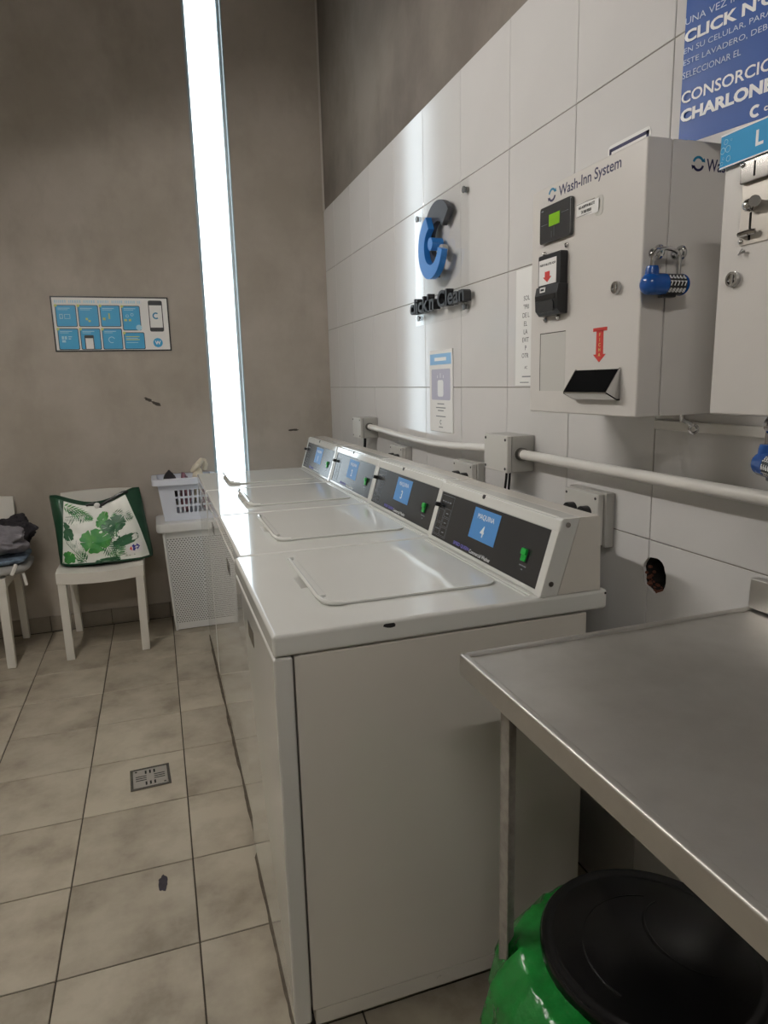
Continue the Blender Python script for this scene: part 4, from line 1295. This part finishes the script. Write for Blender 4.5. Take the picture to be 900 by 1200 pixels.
def frond(a, c, ang, L, m, nl=11, sp=0.30, off=0.0022):
    bb = B()
    ca, sa = math.cos(math.radians(ang)), math.sin(math.radians(ang))
    for i in range(nl):
        f = (i + 0.6) / nl
        ln = L * sp * math.sin(PI * (0.18 + 0.74 * f)) * 1.25
        for s in (-1, 1):
            an = math.radians(ang + s * (62 - 38 * f))
            px, py = a + ca * L * f, c + sa * L * f
            qx, qy = px + math.cos(an) * ln, py + math.sin(an) * ln
            nx, ny = -math.sin(an) * L * 0.027, math.cos(an) * L * 0.027
            mx_, my_ = px + (qx - px) * 0.45, py + (qy - py) * 0.45
            if inside(qx, qy) and inside(px, py):
                leafpoly(bb, [(px, py), (mx_ + nx, my_ + ny), (qx, qy), (mx_ - nx, my_ - ny)], off)
    w_ = L * 0.008
    for i in range(6):
        f0, f1 = i / 6, (i + 1) / 6
        P = [(a + ca * L * f0 - sa * w_, c + sa * L * f0 + ca * w_), (a + ca * L * f0 + sa * w_, c + sa * L * f0 - ca * w_), (a + ca * L * f1 + sa * w_, c + sa * L * f1 - ca * w_), (a + ca * L * f1 - sa * w_, c + sa * L * f1 + ca * w_)]
        if all(inside(*q) for q in P): leafpoly(bb, P, off + 0.0004)
    part('palm_frond_print', bb, m, pp, smooth=False, recalc=False)
def monstera(a, c, ang, r, m, off=0.0028, notches=5, asp=0.85):
    bb = B(); ca, sa = math.cos(math.radians(ang)), math.sin(math.radians(ang))
    n = 120
    for i in range(n):
        def P(t_, k):
            th = -PI + 2 * PI * t_
            rr = r * (0.55 + 0.45 * math.cos(th * 0.5)) * (1 - 0.45 * (max(0, math.cos(th * notches)) ** 90) * (1 if k > 0.6 else 0)) * (1 + 0.04 * math.cos(th * 14)) * k
            x, y = rr * math.cos(th), rr * math.sin(th) * asp
            return (a + x * ca - y * sa, c + x * sa + y * ca)
        t0, t1 = i / n, (i + 1) / n
        for k0, k1 in ((0.02, 0.55), (0.55, 1.0)):
            Q = [P(t0, k0), P(t0, k1), P(t1, k1), P(t1, k0)]
            if all(inside(*q) for q in Q): leafpoly(bb, Q, off)
    part('broad_leaf_print', bb, m, pp, smooth=False, recalc=False)
frond(0.195, 0.300, 195, 0.150, 'leaf_dark', 12, 0.34)
frond(0.070, 0.330, -20, 0.150, 'leaf_mid', 12, 0.30)
frond(0.145, 0.015, 128, 0.170, 'leaf_dark', 13, 0.36)
frond(0.100, 0.020, 60, 0.120, 'leaf_mid', 10, 0.34)
frond(0.250, 0.150, -70, 0.140, 'leaf_dark', 11, 0.36)
frond(0.400, 0.030, 128, 0.180, 'leaf_dark', 13, 0.36)
frond(0.300, 0.150, 75, 0.130, 'leaf_mid', 11, 0.30)
frond(0.270, 0.020, 45, 0.120, 'leaf_mid', 10, 0.34)
frond(0.330, 0.290, -35, 0.110, 'leaf_dark', 10, 0.34)
monstera(0.195, 0.135, 28, 0.105, 'leaf_mid', 0.0036, 5, 0.75)
monstera(0.335, 0.225, 190, 0.085, 'leaf_dark', 0.0032, 5, 0.6)
monstera(0.350, 0.118, 8, 0.090, 'leaf_dark', 0.0030, 3, 0.36)
monstera(0.060, 0.200, -70, 0.065, 'leaf_dark', 0.0030, 4, 0.6)
monstera(0.050, 0.030, 60, 0.055, 'leaf_mid', 0.0030, 4, 0.7)
monstera(0.260, 0.255, 60, 0.065, 'leaf_mid', 0.0030, 4, 0.5)
monstera(0.240, 0.014, 5, 0.085, 'leaf_dark', 0.0031, 3, 0.25)
# white patch with the red and blue arrow emblem
b = B()
b.grid(lambda u, v: bagp(0.360 + 0.085 * u, 0.030 + 0.062 * v + 0.012 * u, 0.0050), 6, 4); pa = part('logo_patch', b, 'paper', pp, recalc=False)
mat('emblem_red', '#d8434a', 0.5); mat('emblem_blue', '#2b2f8f', 0.5)
def em(pts, m):
    bb = B(); leafpoly(bb, [(0.360 + x, 0.030 + y + 0.14 * x) for x, y in pts], 0.0060); part('emblem', bb, m, pa, smooth=False, recalc=False)
em([(0.016, 0.034), (0.029, 0.047), (0.029, 0.021)], 'emblem_red')
em([(0.032, 0.047), (0.044, 0.053), (0.048, 0.044), (0.058, 0.044), (0.058, 0.052), (0.072, 0.034), (0.058, 0.018), (0.058, 0.026), (0.048, 0.026), (0.044, 0.016), (0.032, 0.021), (0.037, 0.034)], 'emblem_blue')
# black straps across the opening
b = B()
P = [bag_front(u, 1.0) + Vector((0, 0.02 - 0.03, dz_)) for u, dz_ in ((0.40, 0.000), (0.47, 0.012), (0.53, -0.004), (0.57, -0.022), (0.60, -0.030))]
b.tube(P, 0.008, 8)
P = [bag_front(u, 1.0) + Vector((0, -0.008, dz_)) for u, dz_ in ((0.55, -0.010), (0.62, 0.004), (0.72, 0.012), (0.82, 0.014), (0.87, 0.006))]
b.tube(P, 0.009, 8)
part('strap', b, 'black_plastic', t)
b = B(); b.ball(bag_front(0.52, 1.0) + Vector((0, -0.014, -0.002)), (0.017, 0.008, 0.017), 2); part('strap_tag', b, 'paper', t)

# ------------------------------------------------------------------ folded clothes on the left chair
def garment(name, c, r, seed, amp, m, label, zmin, group, sub=5, freq=1.5, sharp=1.0):
    def f(p, d):
        q = Vector((d.x * freq + seed, d.y * freq, d.z * freq * 1.6))
        k = noise.noise(q) * 0.9 + 0.35 * (0.5 - abs(noise.noise(q * 1.9)) * 2)
        p = p + Vector((d.x * r[0], d.y * r[1], d.z * r[2])) * amp * k * sharp
        p.z = max(p.z, zmin)
        return p
    b = B(); b.ball(c, r, sub, f)
    return solo(name, b, m, label, 'clothing', (c[0], c[1], zmin), group, ang=180)
def folded(name, x0, x1, y0, y1, z0, z1, seed, m, label, group, droop=0.0):
    b = B()
    def f(u, v):
        th = 2 * PI * u
        e = 0.35
        cx, cy = math.copysign(abs(math.cos(th)) ** e, math.cos(th)), math.copysign(abs(math.sin(th)) ** e, math.sin(th))
        k = {0: 0.0, 1: 0.9, 2: 1.0, 3: 1.0, 4: 0.9, 5: 0.0}[round(v * 5)]
        zz = {0: z0, 1: z0, 2: z0 + (z1 - z0) * 0.3, 3: z0 + (z1 - z0) * 0.75, 4: z1, 5: z1}[round(v * 5)]
        x = (x0 + x1) / 2 + cx * k * (x1 - x0) / 2; y = (y0 + y1) / 2 + cy * k * (y1 - y0) / 2
        n_ = noise.noise(Vector((x * 12 + seed, y * 12, zz * 20)))
        return Vector((x + 0.012 * n_ * k, y + 0.012 * n_ * k, zz + (0.006 * n_ if v > 0.3 else 0) - droop * max(0, (x - x1 + 0.1) / 0.1) ** 2 * (1 if v > 0.3 else 1)))
    b.grid(f, 48, 5, closed_u=True)
    return solo(name, b, m, label, 'clothing', ((x0 + x1) / 2, (y0 + y1) / 2, z0), group, ang=70)
CG = 'clothes folded on the left chair'
folded('folded_cloth', -1.20, -0.735, 3.955, 4.33, 0.5225, 0.566, 1.0, 'cloth_light', 'pale grey folded cloth at the bottom of the chair pile', CG)
folded('folded_cloth', -1.20, -0.745, 3.97, 4.33, 0.5750, 0.601, 5.0, 'cloth_blue', 'blue and white striped folded cloth in the chair pile', CG)
b = B(); b.tube([(-0.775, 3.935, 0.590), (-0.790, 3.93, 0.555), (-0.80, 3.925, 0.535)], 0.010, 6)
solo('care_label', b, 'cloth_white', 'upper white fabric tag sticking out of the folded clothes pile', 'tag', (-0.79, 3.93, 0.535), 'white tags on the clothes pile')
b = B(); b.tube([(-0.748, 3.945, 0.535), (-0.742, 3.94, 0.505), (-0.738, 3.94, 0.470)], 0.008, 6)
solo('care_label', b, 'cloth_white', 'lower white fabric tag hanging below the chair seat edge', 'tag', (-0.74, 3.94, 0.470), 'white tags on the clothes pile')
garment('crumpled_garment', (-0.925, 4.12, 0.685), (0.180, 0.135, 0.080), 3.0, 0.40, 'cloth_grey', 'crumpled mid grey garment on top of the chair pile', 0.607, CG)
garment('crumpled_garment', (-0.835, 4.335, 0.700), (0.105, 0.045, 0.085), 8.0, 0.40, 'cloth_dark', 'dark charcoal garment behind the grey one on the chair', 0.607, CG)

# ------------------------------------------------------------------ hamper and laundry basket
def pierced(bb, P00, P10, P11, P01, nu, nv, hole, offs=True):
    """flat panel of cells, each with a diamond or slot opening; hole(i,j) -> None or (w,h) fraction"""
    P00, P10, P11, P01 = map(Vector, (P00, P10, P11, P01))
    def S(u, v):
        u = min(1, max(0, u))
        return (P00 * (1 - u) + P10 * u) * (1 - v) + (P01 * (1 - u) + P11 * u) * v
    for j in range(nv):
        sh = 0.5 if (offs and j % 2) else 0.0
        for i in range(nu + (1 if sh else 0)):
            u0, u1 = max(0, (i - sh) / nu), min(1, (i + 1 - sh) / nu)
            v0, v1 = j / nv, (j + 1) / nv
            if u1 - u0 < 1e-6: continue
            h = hole(i, j)
            O = [S(u0, v0), S(u1, v0), S(u1, v1), S(u0, v1)]
            if not h:
                bb.bm.faces.new([bb.bm.verts.new(p) for p in O]); continue
            cu, cv = (u0 + u1) / 2, (v0 + v1) / 2
            hu, hv = (u1 - u0) / 2 * h[0], (v1 - v0) / 2 * h[1]
            I = [S(cu - hu, cv - hv), S(cu + hu, cv - hv), S(cu + hu, cv + hv), S(cu - hu, cv + hv)]
            vo = [bb.bm.verts.new(p) for p in O]; vi = [bb.bm.verts.new(p) for p in I]
            for k in range(4): bb.bm.faces.new((vo[k], vo[(k + 1) % 4], vi[(k + 1) % 4], vi[k]))
hx0, hx1, hy0, hy1 = 0.015, 0.262, 4.225, 4.485       # foot print
kx, ky = 0.030, 0.012                                  # flare towards the top
HZ1 = 0.632
t = thing('laundry_hamper', 'tall white woven look plastic hamper beside the machines', 'hamper', ((hx0 + hx1) / 2, (hy0 + hy1) / 2, 0))
def hp(sx, sy, z):
    f = z / HZ1
    return ((hx0 - kx * f) if sx == 0 else (hx1 + kx * f), (hy0 - ky * f) if sy == 0 else (hy1 + ky * 0.5 * f), z)
b = B()
for (c0, c1) in (((0, 0), (1, 0)), ((1, 0), (1, 1)), ((1, 1), (0, 1)), ((0, 1), (0, 0))):
    z0, z1 = 0.045, HZ1 - 0.04
    nu = 17
    pierced(b, hp(*c0, z0), hp(*c1, z0), hp(*c1, z1), hp(*c0, z1), nu, 44, lambda i, j: (0.52, 0.46))
    for (za, zb_) in ((0.004, z0), (z1, HZ1)):
        b.raw([hp(*c0, za), hp(*c1, za), hp(*c1, zb_), hp(*c0, zb_)], [(0, 1, 2, 3)])
b.raw([hp(0, 0, 0.03), hp(1, 0, 0.03), hp(1, 1, 0.03), hp(0, 1, 0.03)], [(0, 1, 2, 3)])
lb_ = B(); lb_.raw([hp(sx, sy, z) for z in (0.04, HZ1 - 0.01) for sx, sy in ((0, 0), (1, 0), (1, 1), (0, 1))], [(0, 1, 5, 4), (1, 2, 6, 5), (2, 3, 7, 6), (3, 0, 4, 7), (3, 2, 1, 0), (4, 5, 6, 7)])
cc = Vector(((hx0 + hx1) / 2, (hy0 + hy1) / 2, 0))
for v in lb_.bm.verts:
    v.co.x = cc.x + (v.co.x - cc.x) * 0.93; v.co.y = cc.y + (v.co.y - cc.y) * 0.93
part('hole_shade_box', lb_, 'hole_shade_grey', t, smooth=False)  # added inner box; its dark grey stands in for shade behind the holes
hb = part('woven_body', b, 'hamper_plastic', t, smooth=False)
for sx in (0, 1):
    for sy in (0, 1):
        b = B(); p0, p1 = hp(sx, sy, 0.002), hp(sx, sy, HZ1); b.tube([p0, p1], 0.009, 10); part('corner_post', b, 'hamper_plastic', t)
b = B(); b.prism(PL((0, 0, 0), (1, 0, 0), (0, 1, 0)), rrect(hx0 - 0.070, hx1 + 0.062, hy0 - 0.045, hy1 + 0.030, 0.035), HZ1 + 0.001, HZ1 + 0.060, 0.012); part('hamper_lid', b, 'hamper_plastic', t)
LZT = HZ1 + 0.061
t = thing('laundry_basket', 'small white slotted laundry basket on top of the tall hamper', 'basket', (0.14, 4.35, LZT))
bx0, bx1, by0, by1 = 0.000, 0.268, 4.245, 4.450
BH = 0.262
def bp_(sx, sy, z):
    f = z / BH
    return ((bx0 - 0.030 * f) if sx == 0 else (bx1 + 0.030 * f), (by0 - 0.030 * f) if sy == 0 else (by1 + 0.020 * f), LZT + z)
b = B()
for (c0, c1) in (((0, 0), (1, 0)), ((1, 0), (1, 1)), ((1, 1), (0, 1)), ((0, 1), (0, 0))):
    zz = [0.001, 0.042, 0.198, BH]
    pierced(b, bp_(*c0, zz[1]), bp_(*c1, zz[1]), bp_(*c1, zz[2]), bp_(*c0, zz[2]), 11, 3, lambda i, j: (0.62, 0.74) if 3 <= i <= 9 else None, False)
    for (za, zb_) in ((zz[0], zz[1]), (zz[2], zz[3])):
        b.raw([bp_(*c0, za), bp_(*c1, za), bp_(*c1, zb_), bp_(*c0, zb_)], [(0, 1, 2, 3)])
b.raw([bp_(0, 0, 0.001), bp_(1, 0, 0.001), bp_(1, 1, 0.001), bp_(0, 1, 0.001)], [(0, 1, 2, 3)])
part('slotted_body', b, 'basket_plastic', t, smooth=False)
b = B()
outer = rrect(bx0 - 0.058, bx1 + 0.058, by0 - 0.058, by1 + 0.046, 0.05); inner = rrect(bx0 - 0.028, bx1 + 0.028, by0 - 0.028, by1 + 0.018, 0.03)
n_ = len(outer)
Z0, Z1 = LZT + BH - 0.034, LZT + BH + 0.004
for i in range(n_):
    j = (i + 1) % n_
    vs = [(*outer[i], Z0), (*outer[j], Z0), (*outer[j], Z1 - 0.004), (*outer[i], Z1 - 0.004), (*inner[i], Z1), (*inner[j], Z1)]
    b.raw(vs, [(0, 1, 2, 3), (3, 2, 5, 4)])
bmesh.ops.remove_doubles(b.bm, verts=b.bm.verts[:], dist=1e-5)
part('basket_rim', b, 'basket_plastic', t)
LG = 'laundry heaped in the basket'
garment('laundry_item', (0.050, 4.33, 0.880), (0.044, 0.075, 0.110), 2.0, 0.12, 'cloth_dark', 'black garment poking out of the laundry basket', 0.70, LG, 4)
garment('laundry_item', (0.135, 4.335, 0.850), (0.030, 0.080, 0.125), 6.0, 0.25, 'cloth_pink', 'pink and navy garment seen through the basket slots', 0.70, LG, 4)
garment('laundry_item', (0.218, 4.330, 0.885), (0.042, 0.080, 0.110), 11.0, 0.25, 'cloth_cream', 'cream garment heaped over the basket rim', 0.70, LG, 4)
b = B(); b.tube([(0.185, 4.32, 0.985), (0.20, 4.30, 1.005), (0.225, 4.29, 1.03), (0.245, 4.30, 1.052), (0.262, 4.31, 1.048), (0.268, 4.32, 1.020), (0.262, 4.33, 0.99)], 0.016, 10, radii=[0.014, 0.018, 0.020, 0.016, 0.014, 0.016, 0.014])
solo('laundry_item', b, 'cloth_cream', 'twisted cream sleeve standing up from the basket', 'clothing', (0.22, 4.31, 0.985), LG)

# ------------------------------------------------------------------ stainless table
TX0, TX1, TY1, TYN, TZ = 0.4685, W - 0.008, 1.015, -0.45, 1.030
t = thing('steel_table', 'stainless steel work table with raised rim beside the machines', 'table', (0.8, 0.3, 0))
b = B()
b.box(TX0, TX1, TYN, TY1, TZ - 0.040, TZ - 0.005, 0.003)
r_ = 0.014
b.box(TX0, TX0 + r_, TYN, TY1, TZ - 0.012, TZ, 0.0045, 3)
b.box(TX0, TX1, TY1 - r_, TY1, TZ - 0.012, TZ, 0.0045, 3)
b.box(TX0, TX1, TYN, TYN + r_, TZ - 0.012, TZ, 0.0045, 3)
part('table_top', b, 'stainless', t)
b = B(); b.box(TX1 - 0.022, TX1, TYN, TY1 - 0.006, TZ - 0.0008, TZ + 0.062, 0.003); part('splashback', b, 'stainless', t)
for (lx, ly) in ((0.522, 0.958), (1.085, 0.958), (0.522, -0.40), (1.085, -0.40)):
    b = B(); b.box(lx, lx + 0.030, ly, ly + 0.004, 0.001, TZ - 0.0405, 0.0008, 1); b.box(lx, lx + 0.004, ly - 0.026, ly, 0.001, TZ - 0.0405, 0.0008, 1)
    part('leg', b, 'leg_paint', t)

# ------------------------------------------------------------------ bin with bag
CX, CY, LZ_ = 0.742, 0.815, 0.520
t = thing('trash_bin', 'black round trash bin with domed lid under the steel table', 'bin', (CX, CY, 0))
b = B(); b.lathe([(0.135, 0.002), (0.140, 0.01), (0.172, LZ_ - 0.03), (0.176, LZ_ - 0.025), (0.176, LZ_ - 0.012), (0.165, LZ_ - 0.012)], (CX, CY, 0), 40); part('bin_body', b, 'bin_black', t)
b = B()
b.lathe([(0.184, LZ_ - 0.020), (0.190, LZ_ - 0.018), (0.191, LZ_ - 0.002), (0.187, LZ_ + 0.004), (0.178, LZ_ + 0.005), (0.172, LZ_ + 0.002), (0.165, LZ_ + 0.003), (0.120, LZ_ + 0.016), (0.060, LZ_ + 0.024), (0.001, LZ_ + 0.026)], (CX, CY, 0), 56)
lid = part('bin_lid', b, 'bin_black', t, ang=50)
b = B()
for cx_, r0_, a0_, a1_ in ((CX - 0.010, 0.120, 60, 205), (CX + 0.075, 0.085, 100, 250)):
    b.tube([(cx_ + r0_ * math.cos(a), CY - 0.02 + r0_ * math.sin(a), LZ_ + 0.0255 - 0.013 * (((cx_ + r0_ * math.cos(a) - CX) ** 2 + (CY - 0.02 + r0_ * math.sin(a) - CY) ** 2) ** 0.5 / 0.12) ** 1.6) for a in [math.radians(a0_ + (a1_ - a0_) * i / 20) for i in range(21)]], 0.0035, 8)
part('lid_grip', b, 'bin_black', lid)
# bag folded over the rim, puffing out on the left
b = B()
def bagf(u, v):
    a = 2 * PI * u
    puff = 0.5 + 0.5 * math.cos(a - math.radians(170))
    prof = [(0.170, LZ_ - 0.010), (0.182, LZ_ - 0.016), (0.192 + 0.035 * puff, LZ_ - 0.030 + 0.004 * puff), (0.192 + 0.078 * puff, LZ_ - 0.085), (0.190 + 0.092 * puff, LZ_ - 0.160), (0.186 + 0.085 * puff, LZ_ - 0.240), (0.178 + 0.05 * puff, LZ_ - 0.320)]
    f = v * 6; i = min(5, int(f)); w_ = f - i
    r = prof[i][0] * (1 - w_) + prof[i + 1][0] * w_; z = prof[i][1] * (1 - w_) + prof[i + 1][1] * w_
    n1 = noise.noise(Vector((math.cos(a) * 4, math.sin(a) * 4, z * 9)))
    n2 = abs(noise.noise(Vector((math.cos(a) * 11, math.sin(a) * 11, z * 6))))
    k = min(1, v * 2.5)
    r += k * (0.016 * n1 + 0.014 * n2)
    z += 0.012 * k * noise.noise(Vector((math.cos(a) * 6, math.sin(a) * 6, 4.0)))
    return Vector((CX + r * math.cos(a), CY + r * math.sin(a), z))
b.grid(bagf, 120, 30, closed_u=True)
part('bin_bag', b, 'bag_plastic', t, ang=80)
